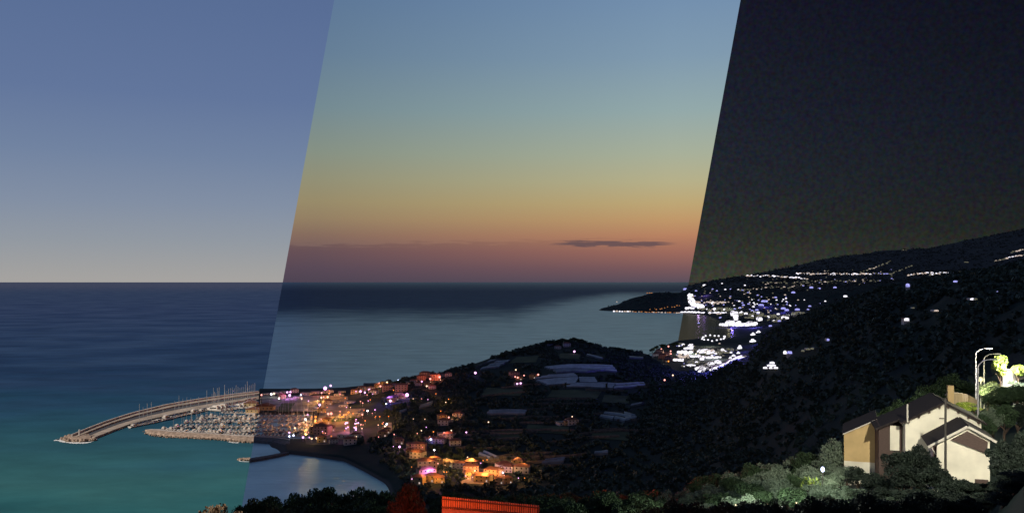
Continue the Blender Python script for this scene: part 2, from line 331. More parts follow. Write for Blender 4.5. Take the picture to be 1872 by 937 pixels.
# thin streaks
night = sramp([(515,(60,62,50)),(470,(51,54,46)),(420,(42,45,42)),(340,(35,39,44)),(220,(29,33,43)),(100,(25,28,39)),(0,(22,24,37)),(-300,(22,25,36)),(None,(30,34,52))], 1500)
nl = math_('MULTIPLY_ADD', az, -1.55, 1.35, clamp=True)
night = mixc(nl, mixc(1.0, night, (.35,.36,.42), 'MULTIPLY'), night)
gn = N.new('ShaderNodeTexNoise'); gn.inputs['Scale'].default_value = 260; gn.inputs['Detail'].default_value = 3; L.new(tc.outputs['Generated'], gn.inputs['Vector'])
gm = N.new('ShaderNodeMix'); gm.data_type = 'RGBA'; gm.blend_type = 'OVERLAY'; gm.inputs[0].default_value = .55
L.new(night, gm.inputs[6]); L.new(gn.outputs['Color'], gm.inputs[7]); night = mixc(.8, night, mixc(1.0, mixc(1.0, night, gn.outputs['Color'], 'MULTIPLY'), (2.0,2.0,2.1), 'MULTIPLY'))
# the three times of day meet along two slanting planes
p1 = math_('ADD', math_('MULTIPLY_ADD', Y_, 419/F, X_), math_('MULTIPLY', Z_, -.1825))
p2 = math_('ADD', math_('MULTIPLY_ADD', Y_, -323.4/F, X_), math_('MULTIPLY', Z_, -.1836))
# day where p1<0 ; night where p2>0
isd = math_('LESS_THAN', p1, 0.0); isn = math_('GREATER_THAN', p2, 0.0)
sky = mixc(isd, dusk, day); sky = mixc(isn, sky, night)
back = math_('MULTIPLY_ADD', Y_, 2.5, .75, clamp=True)            # the sky behind the eye is already dark
sky = mixc(back, (.055,.065,.125), sky)
L.new(sky, bg.inputs[0]); bg.inputs[1].default_value = 1.0
# ------------------------------------------------------------------ sun (reaches only the strip still in daylight)
sl = bpy.data.lights.new('sun', 'SUN'); sl.energy = 3.6; sl.angle = math.radians(.5); sl.color = (1,.90,.80)
so = bpy.data.objects.new('sun', sl); C.objects.link(so); so.rotation_euler = (math.radians(50), 0, math.radians(305))
so.light_linking.receiver_collection = DAY
# ------------------------------------------------------------------ sea: three sheets meeting on the two planes
def water(name, stops, glossf, rough, patch, bumpy=.25, gl2=None, tint=(1,1,1)):
    m, nt, out = new_mat(name); n_ = nt.nodes; l_ = nt.links
    g = n_.new('ShaderNodeNewGeometry'); sp = n_.new('ShaderNodeSeparateXYZ'); l_.new(g.outputs['Position'], sp.inputs[0])
    lg = n_.new('ShaderNodeMath'); lg.operation = 'LOGARITHM'; lg.inputs[1].default_value = 10; l_.new(sp.outputs[1], lg.inputs[0])
    # noise stretched along the swell
    mp = n_.new('ShaderNodeMapping'); mp.inputs['Scale'].default_value = (1/230, 1/190, 1); mp.inputs['Rotation'].default_value = (0,0,.12); l_.new(g.outputs['Position'], mp.inputs[0])
    nz = n_.new('ShaderNodeTexNoise'); nz.inputs['Detail'].default_value = 6; nz.inputs['Scale'].default_value = 1; l_.new(mp.outputs[0], nz.inputs['Vector'])
    ad = n_.new('ShaderNodeMath'); ad.operation = 'MULTIPLY_ADD'; ad.inputs[1].default_value = patch; l_.new(nz.outputs[0], ad.inputs[0]); l_.new(lg.outputs[0], ad.inputs[2])
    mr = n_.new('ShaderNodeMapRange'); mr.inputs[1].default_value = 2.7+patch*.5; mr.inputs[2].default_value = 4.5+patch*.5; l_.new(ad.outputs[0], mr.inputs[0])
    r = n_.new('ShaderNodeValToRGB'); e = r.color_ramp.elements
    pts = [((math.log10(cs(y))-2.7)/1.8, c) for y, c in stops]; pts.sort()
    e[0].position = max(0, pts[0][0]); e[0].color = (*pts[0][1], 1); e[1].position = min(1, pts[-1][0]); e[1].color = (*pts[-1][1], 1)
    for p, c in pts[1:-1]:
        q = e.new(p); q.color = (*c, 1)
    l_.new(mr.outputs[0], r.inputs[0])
    mp3 = n_.new('ShaderNodeMapping'); mp3.inputs['Scale'].default_value = (1/95, 1/48, 1); mp3.inputs['Rotation'].default_value = (0,0,-.2); l_.new(g.outputs['Position'], mp3.inputs[0])
    sn = n_.new('ShaderNodeTexNoise'); sn.inputs['Detail'].default_value = 8; sn.inputs['Roughness'].default_value = .65; sn.inputs['Scale'].default_value = 1; l_.new(mp3.outputs[0], sn.inputs['Vector'])
    sm = n_.new('ShaderNodeMapRange'); sm.inputs[1].default_value = .3; sm.inputs[2].default_value = .7; sm.inputs[3].default_value = .80; sm.inputs[4].default_value = 1.18; l_.new(sn.outputs[0], sm.inputs[0])
    sx = n_.new('ShaderNodeMix'); sx.data_type = 'RGBA'; sx.blend_type = 'MULTIPLY'; sx.inputs[0].default_value = 1; l_.new(r.outputs[0], sx.inputs[6]); l_.new(sm.outputs[0], sx.inputs[7])
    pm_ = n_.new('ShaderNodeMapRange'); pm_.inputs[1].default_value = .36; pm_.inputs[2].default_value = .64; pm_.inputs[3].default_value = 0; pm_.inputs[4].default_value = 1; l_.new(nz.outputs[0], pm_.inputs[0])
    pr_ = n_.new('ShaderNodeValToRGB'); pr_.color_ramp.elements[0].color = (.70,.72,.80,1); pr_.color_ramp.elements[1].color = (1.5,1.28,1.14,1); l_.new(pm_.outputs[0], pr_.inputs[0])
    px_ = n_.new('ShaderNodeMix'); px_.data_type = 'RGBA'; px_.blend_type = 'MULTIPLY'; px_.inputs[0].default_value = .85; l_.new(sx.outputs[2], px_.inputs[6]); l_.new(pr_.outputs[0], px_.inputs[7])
    d = n_.new('ShaderNodeBsdfDiffuse'); l_.new(px_.outputs[2], d.inputs[0])
    gl = n_.new('ShaderNodeBsdfGlossy'); gl.inputs['Roughness'].default_value = rough; gl.inputs[0].default_value = (*tint, 1)
    mp2 = n_.new('ShaderNodeMapping'); mp2.inputs['Scale'].default_value = (1/14, 1/5, 1); l_.new(g.outputs['Position'], mp2.inputs[0])
    wn = n_.new('ShaderNodeTexNoise'); wn.inputs['Detail'].default_value = 5; wn.inputs['Scale'].default_value = 1; l_.new(mp2.outputs[0], wn.inputs['Vector'])
    bp = n_.new('ShaderNodeBump'); bp.inputs['Strength'].default_value = bumpy; bp.inputs['Distance'].default_value = 1.5; l_.new(wn.outputs[0], bp.inputs['Height']); l_.new(bp.outputs[0], gl.inputs['Normal']); l_.new(bp.outputs[0], d.inputs['Normal'])
    mx = n_.new('ShaderNodeMixShader'); l_.new(d.outputs[0], mx.inputs[1]); l_.new(gl.outputs[0], mx.inputs[2]); l_.new(mx.outputs[0], out.inputs[0])
    mx.inputs[0].default_value = glossf
    if gl2:                                            # calm water mirrors the sky, wind-roughened water beyond does not
        y_, far = gl2
        wob = n_.new('ShaderNodeMath'); wob.operation = 'MULTIPLY_ADD'; wob.inputs[1].default_value = .30; l_.new(nz.outputs[0], wob.inputs[0]); l_.new(lg.outputs[0], wob.inputs[2])
        xt = n_.new('ShaderNodeMath'); xt.operation = 'DIVIDE'; l_.new(sp.outputs[0], xt.inputs[0]); l_.new(sp.outputs[1], xt.inputs[1])
        xs = n_.new('ShaderNodeMapRange'); xs.inputs[1].default_value = 0; xs.inputs[2].default_value = .12; xs.inputs[3].default_value = 0; xs.inputs[4].default_value = -.45; l_.new(xt.outputs[0], xs.inputs[0])
        w2 = n_.new('ShaderNodeMath'); w2.operation = 'ADD'; l_.new(wob.outputs[0], w2.inputs[0]); l_.new(xs.outputs[0], w2.inputs[1])
        st = n_.new('ShaderNodeMapRange'); st.inputs[1].default_value = math.log10(cs(y_))-.03; st.inputs[2].default_value = math.log10(cs(y_))+.30; st.inputs[3].default_value = glossf; st.inputs[4].default_value = far
        st.interpolation_type = 'SMOOTHSTEP'
        hz_ = n_.new('ShaderNodeMapRange'); hz_.inputs[1].default_value = 4.15; hz_.inputs[2].default_value = 5.0; hz_.inputs[3].default_value = 0; hz_.inputs[4].default_value = .2; l_.new(lg.outputs[0], hz_.inputs[0])
        h2 = n_.new('ShaderNodeMath'); h2.operation = 'ADD'; l_.new(st.outputs[0], h2.inputs[0]); l_.new(hz_.outputs[0], h2.inputs[1])
        h3 = n_.new('ShaderNodeMath'); h3.operation = 'MULTIPLY'; l_.new(h2.outputs[0], h3.inputs[0]); l_.new(sm.outputs[0], h3.inputs[1])
        l_.new(w2.outputs[0], st.inputs[0]); l_.new(h3.outputs[0], mx.inputs[0])
    return m
K = 1.0
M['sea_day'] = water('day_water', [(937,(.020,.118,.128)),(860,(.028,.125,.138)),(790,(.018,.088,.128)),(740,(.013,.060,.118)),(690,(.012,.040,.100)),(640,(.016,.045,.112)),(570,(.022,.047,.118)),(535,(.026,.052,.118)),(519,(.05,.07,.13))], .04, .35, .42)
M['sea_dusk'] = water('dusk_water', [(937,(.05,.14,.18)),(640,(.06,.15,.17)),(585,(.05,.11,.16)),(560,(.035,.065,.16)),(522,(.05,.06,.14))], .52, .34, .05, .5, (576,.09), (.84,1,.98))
M['sea_night'] = water('night_water', [(937,(.03,.03,.025)),(522,(.03,.03,.025))], .13, .25, .05, .25, None, (1,.9,.7))
FAR = 400000.0
def xl1(Y): return -.2585*Y-27.4
def xl2(Y): return .1995*Y-27.5
def sheet(name, pts, m, z=0.0):
    return MB().add([(x, y, z) for x, y in pts], [tuple(range(len(pts)))]).build(name, m)
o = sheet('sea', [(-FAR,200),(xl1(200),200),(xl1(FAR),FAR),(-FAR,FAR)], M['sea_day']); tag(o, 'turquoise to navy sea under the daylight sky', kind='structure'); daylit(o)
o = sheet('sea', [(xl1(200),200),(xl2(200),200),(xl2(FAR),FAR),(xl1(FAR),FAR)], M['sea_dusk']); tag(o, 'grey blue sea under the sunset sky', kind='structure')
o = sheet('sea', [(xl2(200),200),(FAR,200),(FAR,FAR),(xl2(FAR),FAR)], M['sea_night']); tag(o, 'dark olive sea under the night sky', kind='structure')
# ------------------------------------------------------------------ terrain sheet
def build_terrain():
    pxs = np.concatenate([np.arange(-400,460,40), np.arange(460,580,3), np.arange(580,1080,6), np.arange(1080,1100,3), np.arange(1100,1900,6), np.arange(1900,2401,20)])
    rows = []
    for px in pxs:
        p = prof(px); ys = []; zs = []
        for i in range(23):
            n = 12 if i < 15 else (14 if i < 22 else 6)
            t = np.arange(n)/n
            ys += list(p[i,0]+(p[i+1,0]-p[i,0])*t); zs += list(p[i,1]+(p[i+1,1]-p[i,1])*t)
        ys.append(p[-1,0]); zs.append(p[-1,1])
        ys = np.array(ys); zs = np.array(zs); X = (px-CX)/F*ys
        rows.append(np.stack([X, ys, rough(X, ys, zs)], 1))
    A = np.array(rows); nc, nr = A.shape[:2]
    idx = np.arange(nc*nr).reshape(nc, nr)
    Fa = np.stack([idx[:-1,:-1].ravel(), idx[1:,:-1].ravel(), idx[1:,1:].ravel(), idx[:-1,1:].ravel()], 1)
    m, nt, out = new_mat('scrub_hillside'); n_ = nt.nodes; l_ = nt.links
    b = n_.new('ShaderNodeBsdfPrincipled'); b.inputs['Roughness'].default_value = .95; b.inputs['Specular IOR Level'].default_value = .1
    g = n_.new('ShaderNodeNewGeometry')
    nz = n_.new('ShaderNodeTexNoise'); nz.inputs['Scale'].default_value = .018; nz.inputs['Detail'].default_value = 9; nz.inputs['Roughness'].default_value = .65; l_.new(g.outputs['Position'], nz.inputs['Vector'])
    r = n_.new('ShaderNodeValToRGB'); e = r.color_ramp.elements; e[0].position = .36; e[0].color = (.018,.028,.030,1); e[1].position = .74; e[1].color = (.06,.058,.052,1)
    q = e.new(.5); q.color = (.030,.044,.036,1)
    l_.new(nz.outputs[0], r.inputs[0])
    # sandy strip just above the water line
    sp = n_.new('ShaderNodeSeparateXYZ'); l_.new(g.outputs['Position'], sp.inputs[0])
    mr = n_.new('ShaderNodeMapRange'); mr.inputs[1].default_value = 1.5; mr.inputs[2].default_value = 2.6; mr.inputs[3].default_value = 1; mr.inputs[4].default_value = 0; l_.new(sp.outputs[2], mr.inputs[0])
    mx = n_.new('ShaderNodeMix'); mx.data_type = 'RGBA'; l_.new(mr.outputs[0], mx.inputs[0]); l_.new(r.outputs[0], mx.inputs[6]); mx.inputs[7].default_value = (.10,.09,.08,1)
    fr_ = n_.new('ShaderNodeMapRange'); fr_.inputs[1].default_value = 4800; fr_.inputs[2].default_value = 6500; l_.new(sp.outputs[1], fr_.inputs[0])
    lm = n_.new('ShaderNodeMix'); lm.data_type = 'RGBA'; l_.new(fr_.outputs[0], lm.inputs[0]); l_.new(mx.outputs[2], lm.inputs[6]); lm.inputs[7].default_value = (.075,.08,.075,1)  # ground paled with distance, a haze fade put into its colour
    l_.new(lm.outputs[2], b.inputs['Base Color']); l_.new(b.outputs[0], out.inputs[0])
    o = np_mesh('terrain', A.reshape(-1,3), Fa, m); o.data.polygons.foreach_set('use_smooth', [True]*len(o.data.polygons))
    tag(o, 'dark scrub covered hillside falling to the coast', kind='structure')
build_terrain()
# ------------------------------------------------------------------ breakwaters
def resample(path, n):
    p = np.array(path, float); d = np.r_[0, np.cumsum(np.linalg.norm(np.diff(p, axis=0), axis=1))]
    t = np.linspace(0, d[-1], n); return np.stack([np.interp(t, d, p[:,0]), np.interp(t, d, p[:,1])], 1)
def loft(outer, inner, bands, n=40, jit=0):
    """bands: list of (fraction across, height); the two paths are picture points on the sea"""
    a = resample(outer, n); b = resample(inner, n); A = np.array([sea(*q)[:2] for q in a]); B = np.array([sea(*q)[:2] for q in b])
    mb = MB(); vs = []
    for i in range(n):
        for f_, z in bands:
            q = A[i]*(1-f_)+B[i]*f_; j = jit*(z > -1)
            vs.append((q[0]+random.uniform(-j, j), q[1]+random.uniform(-j, j), z+random.uniform(-j, j)*.5))
    k = len(bands); fs = []
    for i in range(n-1):
        for c in range(k-1): fs.append((i*k+c, (i+1)*k+c, (i+1)*k+c+1, i*k+c+1))
    fs += [tuple(range(k)), tuple((n-1)*k+c for c in range(k))[::-1]]
    mb.add(vs, fs); return mb
def rocks(outer, n, spread, sizes, mname, nm='rubble'):
    a = resample(outer, n); mb = MB()
    for q in a:
        x, y, _ = sea(*q)
        for _ in range(3):
            r = random.uniform(*sizes); c = (x+random.uniform(-spread, spread), y+random.uniform(-spread, spread), random.uniform(.2, 1.6))
            mb.ball(c, r*random.uniform(.7,1.3), r*random.uniform(.7,1.3), r*random.uniform(.5,.9), 5, 4)
    return mb
BO = [(122,803),(150,791),(185,777),(235,760),(300,743.5),(360,733),(420,724.5),(474,719)]
BI = [(170,804),(205,790),(235,779),(275,769),(330,757),(395,745),(440,737),(473,730.5)]
bw = empty('breakwater', sea(300,750)); tag(bw, 'long curving stone breakwater with a sea wall reaching out to the left', 'breakwater')
def rel(o, e): o.parent = e; o.matrix_parent_inverse = e.matrix_world.inverted() if False else o.matrix_parent_inverse; o.location = tuple(-v for v in e.location); return o
def part(mb, name, m, e): o = mb.build(name, m); o.parent = e; o.location = tuple(-v for v in e.location); return o
part(loft(BO, BI, [(-.02,-2),(.10,2.6),(.16,2.8),(.16,-2)], 50, .5), 'rubble_slope', M['rock'], bw)
part(loft(BO, BI, [(.161,-2),(.165,5.2),(.215,5.2),(.22,-2)], 50), 'sea_wall', M['concrete'], bw)
part(loft(BO, BI, [(.225,-2),(.225,3.4),(.40,3.4),(.40,2.0),(.97,2.0),(.98,-2)], 50), 'quay', M['quay'], bw)
part(loft(BO, BI, [(.42,2.05),(.42,2.06),(.64,2.06),(.64,2.05)], 50), 'quay_road', M['asphalt'], bw)
head = [(118,803),(124,799),(140,796),(160,797),(172,801),(170,805),(150,807),(128,806)]
hv = [sea(*q) for q in head]; cx_ = sum(v[0] for v in hv)/8; cy_ = sum(v[1] for v in hv)/8
mb = MB()
for ring, (sc_, z) in enumerate([(1.0,-1),(.86,2.2),(.8,2.8),(.45,3.0)]):
    mb.v += [(cx_+(v[0]-cx_)*sc_, cy_+(v[1]-cy_)*sc_, z) for v in hv]
mb.f = [(r*8+k, r*8+(k+1)%8, (r+1)*8+(k+1)%8, (r+1)*8+k) for r in range(3) for k in range(8)]+[tuple(24+k for k in range(8))]; mb.mi = [0]*len(mb.f)
part(mb, 'round_head', M['rock'], bw)
part(rocks(head+[head[0]], 60, 3, (1.2,2.2), 'rock'), 'boulders', M['rock'], bw)['kind'] = 'stuff'
mb = MB(); mb.tube([(cx_,cy_,2),(cx_,cy_,9)], .8, 8); part(mb, 'beacon', M['wall_white'], bw)
daylit(bw)
def foam(name, path, w, m, label, n=60):
    p = resample(path, n); mb = MB(); vs = []
    for i, q in enumerate(p):
        x, y, _ = sea(*q); r = w*(.4+.6*random.random())
        vs += [(x, y-r, .06), (x, y+r, .06)]
    mb.add(vs, [(2*i, 2*i+2, 2*i+3, 2*i+1) for i in range(n-1)]); o = mb.build(name, m); tag(o, label, kind='stuff'); return o
daylit(foam('sea_foam', [(102,803),(118,806),(135,808.5),(155,808.8),(168,807),(176,802),(171,799)], 5, M['foam'], 'white surf breaking round the breakwater head'))
daylit(foam('sea_foam', [(103,802.5),(112,802.6),(120,801),(126,798)], 4, M['foam'], 'white wash on the seaward side of the breakwater head', 30))
daylit(foam('sea_foam', [(418,806.5),(426,808),(436,808.6)], 3, M['foam'], 'white wash beside the low mole', 20))
# the low mole, its day-lit half and its dusk half
e = empty('rock_mole', sea(370,798)); tag(e, 'low sandy coloured rubble mole closing the yacht basin', 'mole')
MO = [(266,791),(275,796),(300,799),(350,801),(410,804.5),(430,807.5),(463,809)]; MI = [(265,789),(275,787),(292,787),(310,790),(380,794.5),(420,797.5),(465,799.5)]
part(loft(MO, MI, [(0,-2),(.22,2.0),(.5,3.0),(.62,3.0),(.62,2.2),(.97,2.0),(1,-2)], 50, .35), 'rubble_slope', M['rock'], e)
part(loft(MO, MI, [(.63,2.25),(.63,2.6),(.9,2.5),(.9,2.1)], 50), 'quay', M['concrete'], e)
part(rocks(MO, 90, 2.2, (.5,1.0), 'rock'), 'boulders', M['rock'], e)['kind'] = 'stuff'; daylit(e)
e = empty('rock_mole', sea(500,812)); tag(e, 'dark landward end of the mole above the small beach cove', 'mole')
MO2 = [(463,810),(490,812),(515,818),(530,824)]; MI2 = [(465,799.5),(490,800.5),(515,801.5),(530,803)]
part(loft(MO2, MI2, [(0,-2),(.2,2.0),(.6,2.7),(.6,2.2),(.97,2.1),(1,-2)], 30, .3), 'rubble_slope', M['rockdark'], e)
part(loft(MO2, MI2, [(.70,2.35),(.70,2.8),(.82,2.8),(.82,2.3)], 30), 'quay', M['concrete'], e)
e = empty('jetty', sea(446,840)); tag(e, 'pale rock tip of the short groyne in turquoise water', 'jetty')
part(loft([(436,840),(445,842),(456,841.5)], [(436,839.5),(445,838),(458,837.5)], [(0,-2),(.25,1.3),(.7,1.5),(1,-2)], 16, .4), 'rubble_slope', M['rock'], e)
part(rocks([(437,840.5),(456,841.5)], 16, 1.2, (.7,1.3), 'rock'), 'boulders', M['rock'], e)['kind'] = 'stuff'; daylit(e)
daylit(foam('sea_foam', [(434,839.5),(440,842.6),(455,843.2)], 1.2, M['foam'], 'thin white wash round the groyne tip', 20))
e = empty('jetty', sea(492,836)); tag(e, 'dark groyne dividing the two halves of the cove', 'jetty')
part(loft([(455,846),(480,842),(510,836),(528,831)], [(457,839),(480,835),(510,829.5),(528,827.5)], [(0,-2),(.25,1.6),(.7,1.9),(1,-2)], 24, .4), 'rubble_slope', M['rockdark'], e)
for (a, b, py, lb) in ((639,668,710.6,'low dark offshore rock bar nearer the shore lights'),(664,692,703.8,'low dark offshore rock bar farther out')):
    e = empty('rock_breakwater', sea((a+b)/2, py)); tag(e, lb, 'breakwater', None)
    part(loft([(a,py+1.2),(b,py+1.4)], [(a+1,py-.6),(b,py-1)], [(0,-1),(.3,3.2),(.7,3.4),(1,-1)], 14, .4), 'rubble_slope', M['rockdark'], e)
# ------------------------------------------------------------------ boats
def hull_mb(Lh, B, D, bowk=1.0, transom=.75):
    mb = MB(); n = 11; vs = []
    for i in range(n):
        t = i/(n-1); y = -Lh/2+Lh*t
        w = B/2*(transom+(1-transom)*math.sin(min(t/.45,1)*math.pi/2))*(1 if t < .45 else max(.02, 1-((t-.45)/.55)**2.1))
        sheer = D*(1+.28*bowk*t*t)
        vs += [(-w, y, sheer), (-w*.92, y, sheer*.35), (0, y, -.35), (w*.92, y, sheer*.35), (w, y, sheer)]
    fs = [(i*5+c, (i+1)*5+c, (i+1)*5+c+1, i*5+c+1) for i in range(n-1) for c in range(4)]+[(0,1,2,3,4)]+[(i*5, i*5+4, (i+1)*5+4, (i+1)*5) for i in range(n-1)]
    return mb.add(vs, fs)
def sailer(Lh, hullm, cover):
    r = empty('sailing_boat'); B = Lh*.31; D = Lh*.10
    hull_mb(Lh, B, D).build('hull', hullm, r)
    MB().ext([(-B*.26,D*1.02),(B*.26,D*1.02),(B*.18,D*1.6),(-B*.18,D*1.6)], -Lh*.12, Lh*.2).build('cabin', M['gelgrey'], r)
    MB().box(-B*.2,B*.2,-Lh*.42,-Lh*.14,D*1.01,D*1.15).build('cockpit', M['timber'], r)
    m = MB().tube([(0,Lh*.08,D),(0,Lh*.08,D+Lh*1.28)], Lh*.0125, 5).build('mast', M['mast'], r)
    MB().tube([(-B*.24,Lh*.08,D+Lh*.75),(B*.24,Lh*.08,D+Lh*.75)], .05, 4).build('spreader', M['mast'], m)
    MB().tube([(0,Lh*.07,D*2.1),(0,-Lh*.36,D*2.1)], Lh*.022, 6).build('furled_sail', cover, r)
    return r
def motorer(Lh, hullm, fly):
    r = empty('motor_boat'); B = Lh*.33; D = Lh*.12
    hull_mb(Lh, B, D, 1.4, .9).build('hull', hullm, r)
    c = MB().ext([(-B*.36,D*1.05),(B*.36,D*1.05),(B*.28,D*1.9),(-B*.28,D*1.9)], -Lh*.25, Lh*.18).build('cabin', M['gelcoat'], r)
    MB().ext([(-B*.375,D*1.3),(B*.375,D*1.3),(B*.335,D*1.7),(-B*.335,D*1.7)], -Lh*.2, Lh*.19).build('windscreen', M['glassdark'], c)
    if fly:
        MB().ext([(-B*.25,D*1.92),(B*.25,D*1.92),(B*.22,D*2.5),(-B*.22,D*2.5)], -Lh*.2, Lh*.06).build('flybridge', M['gelcoat'], r)
        MB().tube([(0,-Lh*.12,D*2.4),(0,-Lh*.12,D*3.2)], .06, 5).build('radar_mast', M['mast'], r)
    MB().box(-B*.33,B*.33,-Lh*.46,-Lh*.27,D*1.0,D*1.14).build('cockpit', M['timber'], r)
    return r
PB = [(sailer(11, M['gelcoat'], M['canvas_blue']), 'white sailing yacht with blue boom cover', 'sailing boat'),
      (sailer(13, M['hullblue'], M['gelcoat']), 'dark hulled sailing yacht', 'sailing boat'),
      (sailer(10, M['gelcoat'], M['canvas_red']), 'white sailing yacht with rust red boom cover', 'sailing boat'),
      (motorer(10, M['gelcoat'], False), 'open white motor boat', 'motor boat'),
      (motorer(14, M['gelcoat'], True), 'white flybridge motor yacht', 'motor boat'),
      (motorer(9, M['hullblue'], False), 'small dark hulled motor boat', 'motor boat')]
rows = [(755,405,578,'in the farthest pontoon row',False),(763,366,578,'in the second farthest pontoon row',True),(771,345,578,'in the middle pontoon row',True),
        (780,328,578,'in the second nearest pontoon row',True),(789,322,578,'in the nearest pontoon row',True)]
def is_day(X, Y, Z=0): return X < -.2585*Y+.1825*(Z-H)
nb = 0
for ri, (py, a, b, where, dbl) in enumerate(rows):
    Y0 = cs(py); xa, xb = Xp(a, Y0), Xp(b, Y0)
    # pontoon
    xm = xl1(Y0)
    for (u, v, dd) in ((xa+4, xm, True),(xm, xb, False)):
        e = empty('pontoon', ((u+v)/2, Y0, 0)); tag(e, ('sunlit' if dd else 'dusky')+' floating pontoon '+where.replace('in the','carrying the'), 'pontoon')
        p = MB().box(-(v-u)/2,(v-u)/2,-1.2,1.2,.2,.7).build('deck', M['concrete'], e)
        if dd: daylit(e)
    x = xa
    while x < xb:
        for side in ((-1,1) if dbl or x > xa+40 else (1,)):
            if random.random() < .08: continue
            pi = random.choices(range(6), (6,1,3,4,3,1))[0]; pr, lb, ct = PB[pi]
            s = random.uniform(.78,1.0); Lb = (11,13,10,10,14,9)[pi]*s
            d = is_day(x, Y0)
            o = copy_tree(pr, (x, Y0+side*(1.6+Lb/2), 0), (0 if side > 0 else math.pi)+random.uniform(-.05,.05), s,
                f"{'sunlit' if d else 'dusky'} {lb} {where}", f"{ct}s moored in the marina", ct)
            if d: daylit(o)
            nb += 1
        x += random.uniform(4.6,5.8)
# boats stern-to along the mole and along the long breakwater, some large
def along(path, n, where, protos, scl, off=0, rot=None, skip=.1):
    p = resample(path, n)
    for i, q in enumerate(p):
        if random.random() < skip: continue
        x, y, _ = sea(*q); pi = random.choice(protos); pr, lb, ct = PB[pi]
        j = min(i+1, n-1); k = max(i-1, 0); a = np.array(sea(*p[j])[:2]); b = np.array(sea(*p[k])[:2]); d = a-b; ang = math.atan2(d[1], d[0])
        dd = is_day(x, y)
        o = copy_tree(pr, (x, y+off, 0), (ang-math.pi/2 if rot is None else rot)+random.uniform(-.1,.1), random.uniform(*scl), f"{'sunlit' if dd else 'dusky'} {lb} {where}", f"{ct}s moored in the marina", ct)
        if dd: daylit(o)
along([(296,787),(345,791.5),(462,797.3)], 26, 'backed up against the low mole', (0,2,3,3,4), (.8,1.0), 5, 0)
along([(470,797.6),(560,798.6)], 14, 'backed up against the low mole', (0,2,3,3), (.8,1.0), 5, 0)
along([(248,779),(285,771.5),(340,758.5),(400,745)], 22, 'alongside the long breakwater', (0,2,4,0,3), (1.2,1.6), -3, None, .1)
along([(392,747),(440,737),(470,730)], 24, 'at the root of the breakwater', (0,2,2,0), (1.35,1.8), -7, math.radians(160), .05)
along([(392,751),(425,747),(462,744)], 11, 'in the big yacht berths behind the pontoons', (0,4,4), (1.3,1.8), 0, math.radians(75), .0)
for pr, _, _ in PB: drop(pr)
# small kiosks on the breakwater root
def box_house(name, label, cat, px, py, w, d, h, wm, rm, rz=0, dayl=False, base=2.0, group=None):
    x, y, z = sea(px, py, base); e = empty(name, (x, y, z), rz); tag(e, label, cat, group)
    MB().box(-w/2,w/2,-d/2,d/2,-.2,h).build('wall', wm, e)
    MB().ext([(-w/2-.5,h+.004),(w/2+.5,h+.004),(w/2*.1,h+w*.14),(-w/2*.1,h+w*.14)], -d/2-.5, d/2+.5).build('roof', rm, e)
    for k in range(max(1, int(w/4))):
        x0 = -w/2+w*(k+.5)/max(1, int(w/4)); MB().box(x0-.6,x0+.6,-d/2-.06,-d/2-.003,h*.35,h*.7).build('window', M['glassdark'], e)
    if dayl: daylit(e)
    return e
box_house('harbour_building', 'low tan harbour building in daylight beside the big yachts', 'building', 459, 742, 15, 10, 4.5, M['wall_ochre'], M['roof'], 0, True)
box_house('harbour_building', 'tan harbour office with a red roof at the edge of the daylight', 'building', 462, 753, 14, 9, 4, M['wall_ochre'], M['roof'], 0, True)
box_house('harbour_building', 'amber lit harbour building with a rust roof at the dusk side of the boundary', 'building', 484, 749, 22, 11, 5, M['wall_ochre'], M['roof'])
# quay apron carrying them
e = empty('quay', sea(457,747)); tag(e, 'sunlit concrete quay between the boats and the harbour buildings', 'quay')
part(MB().add([sea(449,757,z) for z in (1.9,)]+[sea(467,757,1.9),sea(470,733,1.9),sea(455,737,1.9)]+[sea(449,757,-2),sea(467,757,-2),sea(470,733,-2),sea(455,737,-2)], [(0,1,2,3),(0,4,5,1),(1,5,6,2),(2,6,7,3),(3,7,4,0)]), 'apron', M['concrete'], e); daylit(e)
# ------------------------------------------------------------------ flat ground patches of the marina village
def patch(name, pts, m, label, dz=.12, nsub=7):
    # pts: four picture corners, laid on the terrain
    mb = MB(); vs = []; P = np.array(pts, float)
    G = []
    for c in P:
        h_ = hit(c[0], c[1], 400); G.append(h_[:2])
    G = np.array(G)
    for i in range(nsub+1):
        for j in range(nsub+1):
            u, v = i/nsub, j/nsub; q = (G[0]*(1-u)+G[1]*u)*(1-v)+(G[3]*(1-u)+G[2]*u)*v
            vs.append((q[0], q[1], tzx(q[0], q[1])+dz))
    fs = [(i*(nsub+1)+j, (i+1)*(nsub+1)+j, (i+1)*(nsub+1)+j+1, i*(nsub+1)+j+1) for i in range(nsub) for j in range(nsub)]
    o = mb.add(vs, fs).build(name, m); tag(o, label, kind='structure'); return o
patch('yard', [(480,750),(575,752),(590,722),(478,722)], M['yard'], 'patchy grey boatyard behind the harbour', .12)
patch('yard', [(572,802),(640,802),(636,724),(592,722)], M['sand'], 'lamp lit harbour square', .14)
patch('car_park', [(612,762),(660,762),(668,746),(618,746)], M['sand'], 'amber lit gravel car park', .18)
patch('lawn', [(602,771),(640,768),(650,760),(612,762)], M['grass'], 'small lawn beside the car park', .22)
patch('lawn', [(505,752),(528,752),(540,736),(515,736)], M['grass'], 'green strip in the boatyard', .18)
patch('road', [(560,812),(640,812),(645,803),(558,803)], M['asphalt'], 'shore road behind the cove', .2)
patch('road', [(702,800),(716,790),(716,772),(708,772)], M['sand'], 'lit bend of the hillside road', .25)
patch('yard', [(832,883),(905,886),(938,884),(860,872)], M['sand'], 'amber lit terrace in front of the roadside villas', .3)
patch('yard', [(780,882),(808,884),(822,850),(792,846)], M['sand'], 'orange lit village square', .3)
